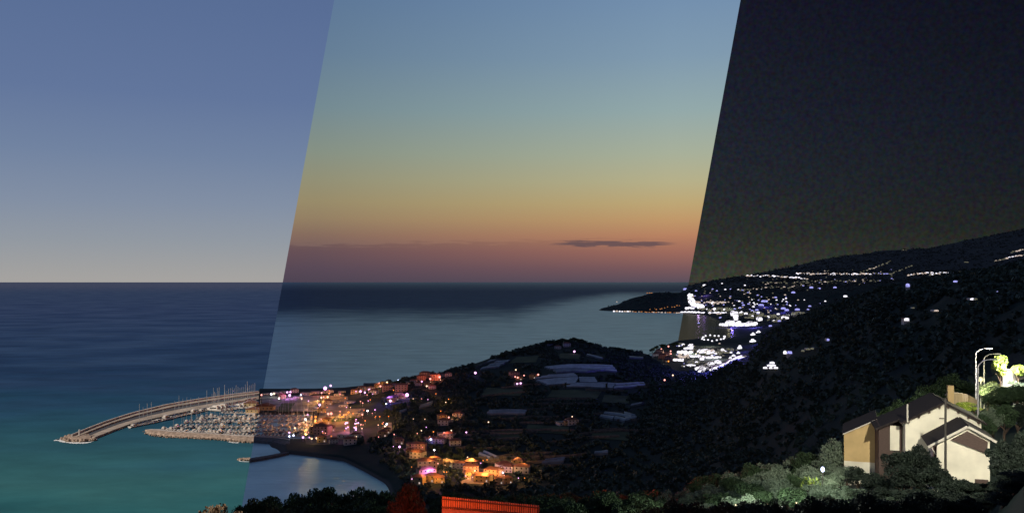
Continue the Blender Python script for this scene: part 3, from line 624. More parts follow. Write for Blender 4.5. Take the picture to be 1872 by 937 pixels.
patch('road', [(850,872),(872,874),(872,848),(860,848)], M['sand'], 'orange lit lane climbing between villas', .3)
# ------------------------------------------------------------------ houses, lamps
def house_proto(w, d, h, wm, rm, lit=None, flat=False):
    e = empty('house')
    MB().box(-w/2,w/2,-d/2,d/2,-2,h).build('wall', wm, e)
    if flat: MB().box(-w/2-.3,w/2+.3,-d/2-.3,d/2+.3,h+.003,h+.5).build('roof', rm, e)
    else: MB().add([(-w/2-.5,-d/2-.5,h+.003),(w/2+.5,-d/2-.5,h+.003),(w/2+.5,d/2+.5,h+.003),(-w/2-.5,d/2+.5,h+.003),(-w/2+d*.4,0,h+d*.22),(w/2-d*.4,0,h+d*.22)],
                   [(0,1,5,4),(1,2,5),(2,3,4,5),(3,0,4),(0,3,2,1)]).build('roof', rm, e)
    n = int(w/3.6); nl_ = 0
    for fl in range(int(h/3)):
        for k in range(n):
            x0 = -w/2+w*(k+.5)/n; z0 = fl*3+1.0; on = lit is not None and (k*3+fl*2+n) % 5 == 0
            MB().box(x0-.6,x0+.6,-d/2-.06,-d/2-.003,z0,z0+1.4).build('window', lit if on else M['glassdark'], e)
    return e
HP = [(house_proto(12,9,6,M['wall_white'],M['roof']), 'two storey whitewashed clay roofed house'),
      (house_proto(10,8,6,M['wall_ochre'],M['roof'],M['f_warm']), 'two storey ochre house with lit windows'),
      (house_proto(16,10,9,M['wall_pink'],M['roof']), 'three storey pink apartment house'),
      (house_proto(14,9,3.2,M['wall_white'],M['yard'],None,True), 'single storey flat roofed white building'),
      (house_proto(20,11,9,M['wall_white'],M['yard'],M['f_warm'],True), 'flat roofed white block with lit windows')]
def lamp_proto(gm, r, hh):
    # pole with a glowing head, one mesh: far too small in view for parts
    mb = MB(); mb.tube([(0,0,-hh),(0,0,-.8)], .13, 5, 0); mb.ball((0,0,0), r, r, r, 8, 6, 1)
    o = mb.build('street_lamp', [M['metal'], M[gm]], smooth=False); return o
LP = {}
for k_ in ('g_white','g_cool','g_violet','g_orange','g_pink','g_warm'): LP[k_] = lamp_proto(k_, 1.0, 7)
ADJ = {'g_white':'white','g_cool':'bluish white','g_violet':'violet white','g_orange':'orange','g_pink':'pinkish','g_warm':'warm white'}
def lamp(px, py, wpx, g, where, group, power=0, pcol=None, Y=None, name='street_lamp', lift=5):
    """the glowing head shows at (px, py), wpx wide"""
    h_ = hit(px, py+3, 400) if Y is None else (Xp(px,Y), Y, tz(px,Y))
    if h_ is None: return
    x, y, z = h_; r = wpx/2/F*y
    hd = max(4.0, Zp(py, y)-z)                        # head height above the ground
    s = r
    o = LP[g].copy(); C.objects.link(o); o.scale = (s, s, s); o.location = (x, y, z+hd)
    # keep the head round: scale z only stretches the pole
    tag(o, f"{ADJ[g]} {where}", 'street lamp', group)
    if power:
        l = bpy.data.lights.new('lamp_light', 'POINT'); l.energy = power; l.color = pcol or (1,1,1); l.shadow_soft_size = r
        lo = bpy.data.objects.new('lamp_light', l); C.objects.link(lo); lo.location = (x, y-6, z+max(hd, 8))
    return o
ORG = (1,.42,.10); VIO = (.55,.25,1); BLU = (.16,.12,1); WHT = (1,.95,.85)
dusk_lamps = [ # px, py, width, colour, power, light colour
 (478,724,3.2,'g_pink',0,0),(496,722.5,3.4,'g_white',0,0),(501,721.5,3.8,'g_warm',700,WHT),(525,719,3.4,'g_violet',0,0),(531,718.5,3.2,'g_violet',0,0),(529.5,724.5,4.6,'g_violet',3500,(.8,.3,1)),
 (510,730.5,3,'g_white',0,0),(550,724,2.6,'g_cool',0,0),(551.5,731,3,'g_warm',0,0),(594.5,711.5,6.5,'g_violet',3500,(1,.25,.5)),(604.5,706.5,3.8,'g_violet',0,0),(588,720,3,'g_pink',2500,(1,.25,.12)),
 (587.5,729,3.2,'g_warm',2500,ORG),(599,728,3.4,'g_warm',2500,ORG),(584.5,742.5,4.2,'g_violet',2500,(1,.6,.9)),(562.5,761,3,'g_violet',0,0),(558.5,769.5,3.2,'g_white',600,WHT),(577,765,3.4,'g_orange',2600,ORG),
 (600,759.5,4,'g_pink',1800,ORG),(605.5,759,4.5,'g_pink',0,0),(547.5,778.5,3.4,'g_pink',0,0),(561,780.5,3.2,'g_pink',2600,ORG),(578,777.5,3.4,'g_white',1800,ORG),(539,786,3.4,'g_warm',0,0),(529,794.5,3.2,'g_violet',0,0),(529,801.5,3,'g_cool',0,0),
 (536.5,800,3.2,'g_cool',0,0),(554,803.5,3.8,'g_violet',0,0),(570,806,3,'g_warm',350,(1,.6,.2)),(579,805,4,'g_warm',350,(1,.6,.2)),(639.5,803,3,'g_white',0,0),(672,754,3,'g_white',0,0),(662.5,761,3.2,'g_pink',700,(1,.15,.1)),
 (659,717.5,4,'g_violet',0,0),(667,719.5,3.4,'g_violet',0,0),(675,714.5,4,'g_violet',800,VIO),(694,702,3.4,'g_pink',0,0),(695.5,708,3.4,'g_pink',1200,ORG),(707.5,700.5,3,'g_warm',0,0),(709,705,2.8,'g_warm',0,0),(728,697,2.6,'g_cool',0,0),
 (711,731,5.5,'g_violet',6000,BLU),(713.5,735.5,4.5,'g_violet',0,0),(744,724.5,6.5,'g_violet',3000,VIO),(706,741,2.6,'g_cool',0,0),(707,779,3.4,'g_cool',500,VIO),(704,783.5,4,'g_warm',1600,ORG),
 (778.5,685.5,3,'g_pink',0,0),(786.5,694.5,3.4,'g_pink',2600,(1,.22,.08)),(780,708,2.8,'g_warm',1500,(1,.2,.1)),(771,699.5,3,'g_violet',0,0),(803.5,691,4.4,'g_pink',1500,(1,.25,.15)),(869,683.5,4.2,'g_violet',400,BLU),
 (820.5,766.5,3.2,'g_pink',2400,(1,.35,.12)),(811.5,762.5,2.4,'g_orange',0,0),(837.5,757.5,2.4,'g_warm',0,0),(812.5,796.5,4.6,'g_pink',1800,(1,.3,.2)),(825,791,2.4,'g_warm',0,0),(852.5,794.5,2.8,'g_violet',0,0),(787.5,807.5,3.4,'g_cool',500,BLU),
 (794,827.5,3,'g_white',0,0),(730.5,821.5,4,'g_violet',600,VIO),(757,814,2.6,'g_pink',0,0),(762,815.5,2.6,'g_pink',0,0),(768,815,2.8,'g_pink',0,0),(759,833,2.6,'g_warm',500,ORG),
 (765,864,4,'g_white',0,0),(769.5,865.5,3.6,'g_white',900,WHT),(786.5,854.5,5,'g_warm',4200,ORG),(787.5,869.5,5.5,'g_violet',3500,VIO),(790,842,2.6,'g_warm',1800,ORG),(800,878,3,'g_orange',1000,ORG),
 (868,866.5,3,'g_warm',3000,ORG),(862,848,3,'g_warm',2600,ORG),(890,867,3.2,'g_violet',0,0),(886.5,873.5,2.6,'g_orange',2600,ORG),(900,862,4,'g_violet',700,VIO),(919,870,3,'g_cool',1400,(1,.6,.3)),(942.5,844.5,4.4,'g_pink',700,ORG),(942,857,2.8,'g_cool',0,0),(822,848,2.6,'g_warm',1400,(.8,.7,.2)),
 (893,775.5,2.4,'g_warm',0,0),(1050,644,3.6,'g_violet',0,0),(943,678,2.6,'g_warm',0,0),(942,691,2.8,'g_pink',0,0),(946.5,692.5,3,'g_pink',0,0),(958,688.5,2.6,'g_pink',0,0),(973.5,687,3,'g_pink',0,0),(978,687,2.6,'g_pink',0,0),(984,687,3.2,'g_pink',0,0),
 (945.5,704,3.2,'g_violet',0,0),(952,703,3.2,'g_violet',0,0),(1036,770,2.2,'g_pink',0,0),(1043,771,2.6,'g_pink',0,0),(1048.5,770,3,'g_pink',0,0),(1046,765.5,2,'g_warm',0,0),(1215,697,3.4,'g_pink',0,0),(1230,688,2.8,'g_warm',0,0),
 (1209,638,2.4,'g_pink',0,0),(1222,633,2.8,'g_pink',0,0),(1226,642,2.6,'g_pink',0,0),(1226.5,647,2.6,'g_pink',0,0),(1225,655,2.8,'g_orange',500,ORG),(1217,658,2.8,'g_orange',0,0),(1215,651,2.2,'g_pink',0,0),(1222,661,2.6,'g_orange',0,0)]
def place_of(px, py):
    if px > 1195: return 'on the dark slope by the night boundary' if py > 680 else 'in the hamlet beside the night boundary'
    if px > 1020: return 'on the hill crest' if py < 660 else 'on the dark mid slope'
    if px > 930 and py < 720: return 'left of the hill greenhouses'
    if px > 850 and py < 700: return 'high on the left hill flank'
    if py > 836: return 'in the orange lit valley village'
    if py > 745 and px > 740: return 'on the dark valley side'
    if px > 765: return 'on the red lit ridge'
    if px > 690: return 'on the hillside above the marina'
    if py < 728: return 'on the seaward marina front'
    if py > 790: return 'on the shore road above the cove'
    return 'in the middle of the marina village'
def where_of(px, py): return 'street lamp '+place_of(px, py)
for (px, py, w, g, pw, pc) in dusk_lamps:
    lamp(px, py, w, g, where_of(px, py), 'street lamps in the dusk villages', pw*(5.0 if pc == ORG else 2.6), pc or None)
for _ in range(120):
    px, py = random.choice([(random.uniform(560,700), random.uniform(716,806)), (random.uniform(560,700), random.uniform(716,806)), (random.uniform(690,830), random.uniform(696,830)), (random.uniform(750,960), random.uniform(838,884))])
    if 690 < px < 830 and py < 692-(px-700)*.1: continue
    g_ = random.choice(('g_orange','g_pink','g_orange','g_warm','g_violet'))
    lamp(px, py, random.uniform(1.3,2.2), g_, 'small '+where_of(px, py), 'street lamps in the dusk villages', (random.choice((0,2600,2600)) if py < 782 else 0) if px < 700 else random.choice((0,0,1500)), ORG)
# glowing cars and stalls of the car park
cp = MB(); cp.box(-2.1,2.1,-.9,.9,.35,.95,0); cp.ext([(-1.3,.95),(1.3,.95),(.8,1.5),(-1.0,1.5)], -.8, .8, 0)
for sx in (-1.3,1.3):
    for sy in (-.92,.92): cp.tube([(sx,sy-.1,.34),(sx,sy+.1,.34)], .34, 8, 1)
CAR = cp.build('parked_car', [M['car'], M['glassdark']])
for i in range(34):
    t = i/33; px = 615+46*t+random.uniform(-1.5,1.5); py = 768-9*t+random.uniform(-3,3)-(i % 3)*3
    h_ = hit(px, py, 400); o = CAR.copy(); C.objects.link(o); o.location = (h_[0], h_[1], h_[2]+.2); o.rotation_euler = (0,0,random.choice((1.2,1.3,1.25))); o.scale = (1.15,1.15,1.15)
    tag(o, 'grey parked car in the lamp lit car park of the marina village', 'car', 'cars in the marina car park')
bpy.data.objects.remove(CAR)
for i in range(13):
    px, py = 636+random.uniform(-5,24)*1.0, 782+random.uniform(-6,8)
    lamp(px, py, 2.6, random.choice(('g_violet','g_pink','g_violet')), 'fairground lamp in the small cluster below the car park', 'lamps in the cluster below the car park', 2500 if i % 3 == 0 else 0, (1,.3,.7))
for i in range(12):
    px = 630+random.uniform(-14,16); lamp(px, 764-(px-620)*.28+random.uniform(-3,4), 2.4, 'g_orange', 'low lamp in the orange string along the car park', 'orange lamps by the car park', 2500 if i % 2 else 0, ORG)
lamp_spots = [(px, py) for px, py, *_ in dusk_lamps]
# dusk houses
def put_house(px, py, i, where, sc=1, rz=None, ymin=400, group='houses of the dusk villages', mats=None, extra=''):
    h_ = hit(px, py, ymin)
    if h_ is None or h_[2] < 1: return None
    pr, lb = HP[i]
    return copy_tree(pr, (h_[0], h_[1], h_[2]-.3), random.uniform(-.5,.5) if rz is None else rz, sc, f"{lb} {where}", group, 'house')
hz = [(486,720,3),(505,718,3),(520,716.5,3),(538,716,0),(560,720,3),(576,718,3),(545,726,3),(515,727,1),(600,716,3),(625,716,3),(648,718,1),(620,722,3),
 (556,768,0),(570,774,1),(585,781,1),(560,790,0),(575,789,1),(590,792,2),(604,786,1),(597,773,1),(588,752,1),(577,748,3),(600,738,1),(592,727,1),(612,734,3),(640,735,3),(628,741,3),
 (655,716,1),(664,713,0),(678,711,0),(690,707,1),(700,703,1),(683,719,0),(709,712,2),(722,706,0),(716,733,1),(722,730,1),(729,724,1),(735,727,1),(742,700,3),(756,699,0),(734,713,2),
 (770,694,2),(778,690,2),(788,689,2),(797,693,2),(782,704,1),(790,709,0),(806,688,0),(765,703,0),(820,686,0),
 (808,765,1),(818,770,3),(812,775,0),(838,762,0),(812,794,3),(822,799,0),(790,808,0),(806,808,0),(832,812,0),
 (752,818,1),(766,822,2),(748,829,1),(764,835,0),(728,810,1),(786,850,1),(795,847,1),(781,858,2),(779,872,2),(790,878,1),(803,880,1),(815,852,1),(824,849,1),(834,852,0),(845,853,0),
 (862,852,1),(870,850,1),(861,864,2),(856,869,1),(874,877,1),(888,878,1),(903,872,2),(915,881,1),(926,881,1),(933,850,3),(949,850,1),(930,860,0),(955,862,0),(921,858,0),(765,882,1),
 (940,688,2),(950,693,1),(948,704,0),(975,690,1),(1045,774,0),(1038,775,1),(1030,774,3),(706,790,1),(700,796,1),(1020,636,0),(1036,632,0),(640,810,0),(610,808,0),(588,806,1),(630,797,3),(650,800,0),
 (1206,646,2),(1212,654,2),(1219,648,2),(1222,658,2),(1215,660,1),(1209,652,1),(1198,650,0)]
for px, py, i in hz:
    w = place_of(px, py)
    put_house(px, py+1, i, w, random.uniform(.68,.95))
# ------------------------------------------------------------------ greenhouses on the hill: corner points in the picture
def greenhouse(pts, bays, label, m='gh', hgt=1.8, group='greenhouses on the hill'):
    """pts: near-left, near-right, far-right, far-left"""
    G = [np.array(hit(p[0], p[1], 500)[:2]) for p in pts]
    c = sum(G)/4; zc = max(tzx(*g) for g in G)
    e = empty('greenhouse', (c[0], c[1], tzx(*c))); tag(e, label, 'greenhouse', group)
    roof = MB(); frame = MB()
    ns = 8
    for b in range(bays):
        t0, t1 = b/bays, (b+1)/bays
        vs = []
        for j in range(ns+1):
            s_ = j/ns; L0 = G[0]*(1-s_)+G[1]*s_; L1 = G[3]*(1-s_)+G[2]*s_
            for tt, dz in ((t0+.02/bays,0),(t0+.2/bays,.8),(t0+.36/bays,1.1),(t0+.52/bays,.8),(t1-.3/bays,0)):
                q = L0*(1-tt)+L1*tt; vs.append((q[0]-c[0], q[1]-c[1], tzx(q[0], q[1])+hgt+dz*1.0-e.location[2]))
        roof.add(vs, [(j*5+k, (j+1)*5+k, (j+1)*5+k+1, j*5+k+1) for j in range(ns) for k in range(4)])
        lo = [(v[0], v[1], v[2]-hgt-.6) for v in vs]
        for (a, b2) in ((0,0),(4,4)):
            frame.add([vs[j*5+a] for j in range(ns+1)]+[lo[j*5+a] for j in range(ns+1)], [(j, j+1, ns+1+j+1, ns+1+j) for j in range(ns)])
        for j in (0, ns):
            frame.add([vs[j*5+k] for k in range(5)]+[lo[j*5] , lo[j*5+4]], [(0,1,2,3,4,6,5)])
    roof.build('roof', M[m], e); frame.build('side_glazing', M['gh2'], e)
    return e
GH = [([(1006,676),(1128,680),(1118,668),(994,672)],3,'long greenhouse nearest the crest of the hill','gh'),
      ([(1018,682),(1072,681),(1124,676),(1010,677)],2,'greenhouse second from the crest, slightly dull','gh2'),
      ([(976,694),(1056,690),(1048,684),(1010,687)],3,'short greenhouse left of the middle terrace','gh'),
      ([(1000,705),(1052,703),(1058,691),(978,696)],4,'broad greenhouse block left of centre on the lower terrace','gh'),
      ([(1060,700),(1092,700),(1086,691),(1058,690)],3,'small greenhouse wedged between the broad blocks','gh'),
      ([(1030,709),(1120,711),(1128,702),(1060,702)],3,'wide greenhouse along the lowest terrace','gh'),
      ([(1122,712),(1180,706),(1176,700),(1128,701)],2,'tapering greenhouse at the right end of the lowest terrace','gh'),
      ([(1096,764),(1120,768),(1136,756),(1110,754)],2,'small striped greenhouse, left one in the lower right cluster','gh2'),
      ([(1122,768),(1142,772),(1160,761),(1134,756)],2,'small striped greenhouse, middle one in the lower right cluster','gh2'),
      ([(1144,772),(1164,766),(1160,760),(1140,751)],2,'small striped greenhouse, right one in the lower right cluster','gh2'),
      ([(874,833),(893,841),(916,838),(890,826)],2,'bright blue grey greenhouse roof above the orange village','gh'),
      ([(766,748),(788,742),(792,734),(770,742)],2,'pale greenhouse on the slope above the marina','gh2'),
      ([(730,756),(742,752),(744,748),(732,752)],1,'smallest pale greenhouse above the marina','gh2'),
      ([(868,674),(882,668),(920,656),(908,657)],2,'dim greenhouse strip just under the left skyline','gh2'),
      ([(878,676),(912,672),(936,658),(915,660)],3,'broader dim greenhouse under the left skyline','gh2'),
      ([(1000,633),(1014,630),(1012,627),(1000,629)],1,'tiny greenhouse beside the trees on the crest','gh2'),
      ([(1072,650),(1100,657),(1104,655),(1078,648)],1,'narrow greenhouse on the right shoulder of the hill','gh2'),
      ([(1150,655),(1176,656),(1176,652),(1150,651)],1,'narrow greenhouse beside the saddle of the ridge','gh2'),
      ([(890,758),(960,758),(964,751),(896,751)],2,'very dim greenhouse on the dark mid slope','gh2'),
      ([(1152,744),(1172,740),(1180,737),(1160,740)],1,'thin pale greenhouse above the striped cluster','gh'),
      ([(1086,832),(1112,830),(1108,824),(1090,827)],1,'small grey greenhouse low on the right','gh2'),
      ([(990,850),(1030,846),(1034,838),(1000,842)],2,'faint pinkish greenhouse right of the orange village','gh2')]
gh_boxes = []
for pts, b, lb, m in GH:
    greenhouse(pts, b, lb, m); gh_boxes.append((min(p[0] for p in pts)-3, max(p[0] for p in pts)+3, min(p[1] for p in pts)-1, max(p[1] for p in pts)+5))
# ------------------------------------------------------------------ night towns: buildings with glowing fronts
def lit_proto(fm):
    e = empty('lit_building')
    MB().ext([(-.49,-1.6),(.49,-1.6),(.49,.71),(.2,.98),(-.18,.98),(-.49,.72)], -.5, .5).build('wall', M['wall_white'], e)
    MB().ext([(-.48,.04),(.48,.04),(.5,.72),(.22,1.0),(-.2,1.0),(-.5,.74)], -.54, -.503).build('lit_front', M[fm], e)
    MB().ext([(-.54,.72),(-.2,1.01),(.22,1.01),(.54,.70),(.54,.76),(.22,1.06),(-.2,1.06),(-.54,.78)], -.5, .54).build('roof', M['roof'], e)
    return e
LB = {k: lit_proto(k) for k in ('f_white','f_cool','f_warm','f_dim','f_blue','f_amber')}
LADJ = {'f_white':'brilliant white','f_cool':'bluish white','f_warm':'warm white','f_dim':'dim yellowish','f_blue':'deep blue','f_amber':'amber'}
cnt = 0; LITS = []; slope_lights = []
def lit(px, py, w, h, k, where, group, ymin=1150):
    global cnt
    h_ = hit(px, py+h/2+(0 if ymin > 1000 else 5), ymin)
    if h_ is None: return
    x, y, z = h_; W_ = w/F*y; Hh = h/F*y
    if ymin < 1000: z = Zp(py+h/2, y); slope_lights.append((px, py))
    if z < .5 and y > 2300: z = .5
    cnt += 1
    LITS.append((w*h*(.3 if k == 'f_dim' else 1), k, (x, y, z), random.uniform(-.25,.25)-math.atan2(x, y)*.7, (W_, max(6, W_*.5), Hh), f"{LADJ[k]} glowing {where}", group))
def blob(px, py, w, h, k, where, group, dens=1.0, sz=(2.6,7)):
    n = max(1, int(w*h/7.5*dens))
    for _ in range(n):
        r = math.sqrt(random.random()); a = random.uniform(0, 2*math.pi)
        bw_ = random.uniform(*sz); bh = random.uniform(.4,.75)*min(bw_, h)
        if w < 9 and h < 10: lit(px, py, w, h, k, where, group); return
        lit(px+r*math.cos(a)*(w/2-bw_*.35), py+r*math.sin(a)*(h/2-bh*.4), bw_, bh, k if random.random() < .8 else 'f_white', where, group)
def added_glow(px, py, power, col, up=14, toward=25):  # unseen point light added to tint the ground around bright town clusters
    h_ = hit(px, py, 1150)
    l = bpy.data.lights.new('added_town_glow', 'POINT'); l.energy = power; l.color = col; l.shadow_soft_size = 3
    o = bpy.data.objects.new('added_town_glow', l); C.objects.link(o); o.location = (h_[0], h_[1]-toward, h_[2]+up)
g1 = 'lit buildings of the nearer night town'; w1 = 'building in the nearer night town by the bay'
for b in [(1262,632,12,12),(1252,643,30,7),(1286,641,28,8),(1298,652,42,6),(1242,657,22,6),(1312,661,16,8),(1283,655,8,5),(1270,650,24,5),(1262,666,24,4),(1256,636,20,4)]:
    blob(*b, 'f_white', w1, g1, .9)
for b in [(1290,672,40,9),(1330,670,72,9),(1328,678,34,10),(1283,677,14,8),(1300,664,10,9),(1352,672,24,6),(1312,674,34,10)]:
    blob(*b, 'f_white', 'building in the large white block of the industrial quarter', 'lit halls of the industrial quarter', 1.7, (6,11))
for b in [(1245,630,14,8),(1250,668,10,4),(1330,640,40,10),(1268,661,30,8),(1305,645,30,8)]: blob(*b, 'f_dim', w1, g1, .5)
for b in [(1248,650,30,10),(1300,640,30,6)]: blob(*b, 'f_warm', w1, g1, .4)
w2 = 'building on the dark slope right of the nearer town'; g2 = 'lit buildings on the dark slope'
for q in [(x_+dx, y_+dy, w_*.55, h_*.42) for (x_,y_,w_,h_) in [(1335,653,6,5),(1341,649,7,5),(1349,644,6,5),(1352,634,9,9),(1376,610,8,7),(1376,622,11,8),(1386,606,8,6)] for dx, dy in ((-w_*.22,h_*.15),(w_*.25,h_*.1),(.3,-h_*.2))]:
    lit(*q, 'f_white', 'building in the chain climbing between the two towns', 'lit chain between the night towns')
for q, k in [((1411,662,9,4),'f_white'),((1406,667,9,4),'f_white'),((1414,667,9,4),'f_white'),((1400,671,8,3.5),'f_white'),((1408,671,8,3.5),'f_white'),((1417,671,8,3.5),'f_white'),((1436,643,6,6),'f_white'),((1443,643,9,5),'f_cool'),((1512,620,5,4),'f_cool'),((1655,583,9,5),'f_white'),((1708,567,8,3),'f_warm'),((1660,521,7,6),'f_cool'),((1775,546,9,3.5),'f_white'),((1783,546,5,3),'f_dim'),((1825,533,6,4),'f_cool'),((1748,514,8,3),'f_cool'),((1468,640,6,3),'f_dim'),((1476,637,8,3),'f_dim'),((1486,636,6,3),'f_dim'),((1668,562,5,2),'f_dim'),((1360,650,5,2),'f_dim')]:
    lit(*q, k, w2 if q[0] < 1530 else 'lone building far up the dark right hand hillside', g2, 450)
for i in range(16):
    a = 2*math.pi*i/16; lit(1304+random.uniform(19,26)*math.cos(a+.1), 617+4.5*math.sin(a)+random.uniform(-1,1), 3.2, 2.6, 'f_white', 'harbour shed in the ring of lights round the small port', 'lights round the small port')
wf = 'waterfront building on the far bay shore'; gf = 'lit buildings of the far bay town'; gl_ = 'lit buildings along the far hill roads'
for b in [(1337,593,44,6),(1340,589,30,8),(1345,577,7,16),(1373,591,22,8),(1388,582,9,9),(1340,572,9,9),(1358,593,30,6)]: blob(*b, 'f_white', wf, gf, 1.7, (4,9))
wc = 'building on the night side of the cape'; gc = 'lit buildings of the cape'
for b in [(1262,541,10,11),(1265,550,13,12),(1267,556,12,10),(1275,558,14,8),(1259,563,22,5),(1262,570,40,3.5),(1283,559,8,7),(1300,571,60,3),(1285,560,6,6)]: blob(*b, 'f_white', wc, gc, 1.5, (3,6))
for b in [(1310,553,40,5),(1300,552,70,4),(1270,541,18,2),(1310,573,30,3)]: blob(*b, 'f_warm', wc, gc, .6, (3,5))
for b in [(1308,565,60,9),(1370,575,60,14),(1420,580,50,16),(1460,572,30,8)]: blob(*b, 'f_dim', 'building in the dim suburbs of the far bay', gf, .35)
for _ in range(150):                                 # the scatter of small lights over the bay plain
    px, py = random.uniform(1256,1480), random.triangular(520,592,558)
    if px > 1390 and py > 575-(px-1390)*.25: continue
    if px < 1330 and py > 572: continue
    lit(px, py, random.uniform(1.8,3.6), random.uniform(1.2,2.0), random.choice(('f_cool','f_white','f_dim','f_dim','f_warm')), 'building scattered across the plain of the far bay', gf)
for _ in range(70):
    px, py = random.uniform(1232,1330), random.uniform(626,682)
    if py > 664+(px-1232)*.2: continue
    lit(px, py, random.uniform(1.8,4), random.uniform(1.2,2.2), random.choice(('f_cool','f_white','f_dim','f_warm','f_dim')), w1, g1)
for _ in range(60):
    px = random.uniform(1360,1640); lit(px, random.uniform(500,528)-(px-1360)*.035, random.uniform(1.5,3.2), random.uniform(1,1.7), random.choice(('f_dim','f_warm','f_dim','f_cool')), 'building dotted over the foothills', gl_)
fixed = [(1345,549,6),(1352,550,5),(1357,553,4),(1353,562,6),(1359,557,6),(1368,555,5),(1377,560,6),(1343,564,5),(1378,553,4),(1375,567,5),(1385,539,4),(1387,548,3),(1397,550,14),(1391,557,12),(1418,543,6),(1432,563,10),(1438,566,9),(1457,565,10),(1450,534,8),(1430,550,4),(1437,545,4),(1383,566,7),(1385,573,4),(1345,595,6),(1408,595,7),(1425,586,7),(1317,580,6),(1278,590,5),(1480,559,6),(1477,565,5),(1498,554,4),(1545,541,8),(1509,550,4),(1483,525,8),(1497,527,7),(1527,525,7),(1288,521,8),(1252,528,9),(1273,531,5),(1303,528,4),(1320,518,4),(1362,521,4),(1358,530,4),(1336,528,4),(1310,531,4),(1350,529,4)]
for px, py, w in fixed: lit(px+random.uniform(-.5,.5), py, w*.85, max(2.0, min(w*.42, 3.6)), random.choice(('f_white','f_cool','f_cool','f_cool')), 'building scattered across the plain of the far bay', gf)
def string(pts, n, ks, where, w=(2.2,5.5), h=(1.3,2.5), jy=1.3):
    p = resample(pts, int(n*1.7))
    for q in p: lit(q[0]+random.uniform(-2,2), q[1]+random.uniform(-jy, jy), random.uniform(*w), random.uniform(*h), random.choice(ks), where, gl_)
string([(1365,504),(1400,504),(1440,506),(1475,509)], 26, ('f_white','f_warm','f_white'), 'building on the bright foothill road')
string([(1455,500),(1500,500),(1560,501),(1590,500)], 30, ('f_warm','f_warm','f_white'), 'building on the warm middle stretch of the foothill road')
string([(1395,515),(1440,516),(1500,514),(1560,512),(1605,513)], 26, ('f_warm','f_dim','f_dim'), 'building on the lower foothill road', jy=1.8)
string([(1352,530),(1400,526),(1450,525)], 12, ('f_dim','f_dim','f_warm'), 'building on the road above the cape', (3,5), (1.4,2))
string([(1575,497),(1605,487),(1628,477)], 12, ('f_warm','f_dim','f_dim'), 'building on the first climbing hill road', (2,4), (1.2,2.2), .6)
string([(1630,500),(1650,492),(1668,485)], 8, ('f_dim','f_dim'), 'building on the second climbing hill road', (2,4), (1.2,2), .5)
string([(1600,500),(1630,500),(1632,504)], 9, ('f_dim','f_cool','f_warm'), 'building at the foot of the climbing roads', (2,4), (1.2,2), 1)
string([(1660,502),(1685,500),(1706,497)], 10, ('f_warm','f_white'), 'building in the right hand foothill village', (3,5), (1.6,2.6))
string([(1700,502),(1730,497),(1745,500)], 10, ('f_warm','f_white','f_dim'), 'building in the right hand foothill village', (3,5), (1.6,2.6))
string([(1745,497),(1790,494),(1828,494)], 7, ('f_dim','f_cool'), 'building on the dim road right of the foothill village', (3,5), (1.4,2.2))
string([(1820,477),(1845,470),(1872,466)], 12, ('f_warm','f_dim','f_white'), 'building on the rising road at the right edge', (3,5), (1.4,2.2), .8)
string([(1850,461),(1860,458),(1870,456)], 5, ('f_warm','f_dim'), 'building in the topmost village at the right edge', (3,4), (1.4,2.2), .8)
string([(1765,479),(1770,479)], 2, ('f_dim',), 'building alone on the upper far hillside', (3,4), (1,1.6), .3)
string([(1650,457),(1656,457)], 2, ('f_dim',), 'building alone near the far skyline', (3,4), (1,1.6), .3)
# cape, dusk side
string([(1122,568.5),(1135,568.8),(1152,568.6)], 6, ('f_white','f_warm'), 'building by the water near the tip of the cape', (2.5,5), (1.8,2.6), .3)
string([(1155,569),(1190,570),(1243,571.5)], 14, ('f_amber','f_amber','f_warm'), 'building on the dusk side shore of the cape', (2,4), (1,1.8), .5)
string([(1190,565),(1220,562),(1243,558)], 7, ('f_amber',), 'building on the lower slope of the cape', (1.5,3), (1,1.6), 1.5)
string([(1183,535),(1193,535)], 2, ('f_amber',), 'building on top of the cape', (2,3.5), (1.2,1.6), .2)
lit(1127.5,551.5,2.2,1.8,'f_warm','building on the left shoulder of the cape', gc)
LITS.sort(key=lambda q: -q[0])
for q in LITS[:295]: copy_tree(LB[q[1]], q[2], q[3], q[4], q[5], q[6], 'building')
mb = MB(); gm_ = ['f_white','f_cool','f_warm','f_dim','f_blue','f_amber']
for q in LITS[295:]:
    (x, y, z), a, (sx, sy, sz) = q[2], q[3], q[4]; c_, s_ = math.cos(a), math.sin(a)
    def T(v): return (x+v[0]*sx*c_-v[1]*sy*s_, y+v[0]*sx*s_+v[1]*sy*c_, z+v[2]*sz)
    P5 = [(-.49,-.15),(.49,-.15),(.49,.71),(.2,.98),(-.18,.98),(-.49,.72)]
    vs = [T((u, -.5, w)) for u, w in P5]+[T((u, .5, w)) for u, w in P5]
    mb.add(vs, [tuple(range(6)), tuple(range(6,12))[::-1]]+[(i, i+6, (i+1)%6+6, (i+1)%6) for i in range(6)], 6)
    mb.add([T((u*.98, -.56, .04+w*.98)) for u, w in P5[2:]+[(-.48,0),(.48,0)]], [(0,1,2,3,4,5)], gm_.index(q[1]))
o = mb.build('lit_building_mass', [M[k] for k in gm_]+[M['wall_white']]); tag(o, 'smallest glowing buildings strung through the far night towns and hill roads', kind='stuff')
print('lit buildings', len(LITS), 'boats', nb)
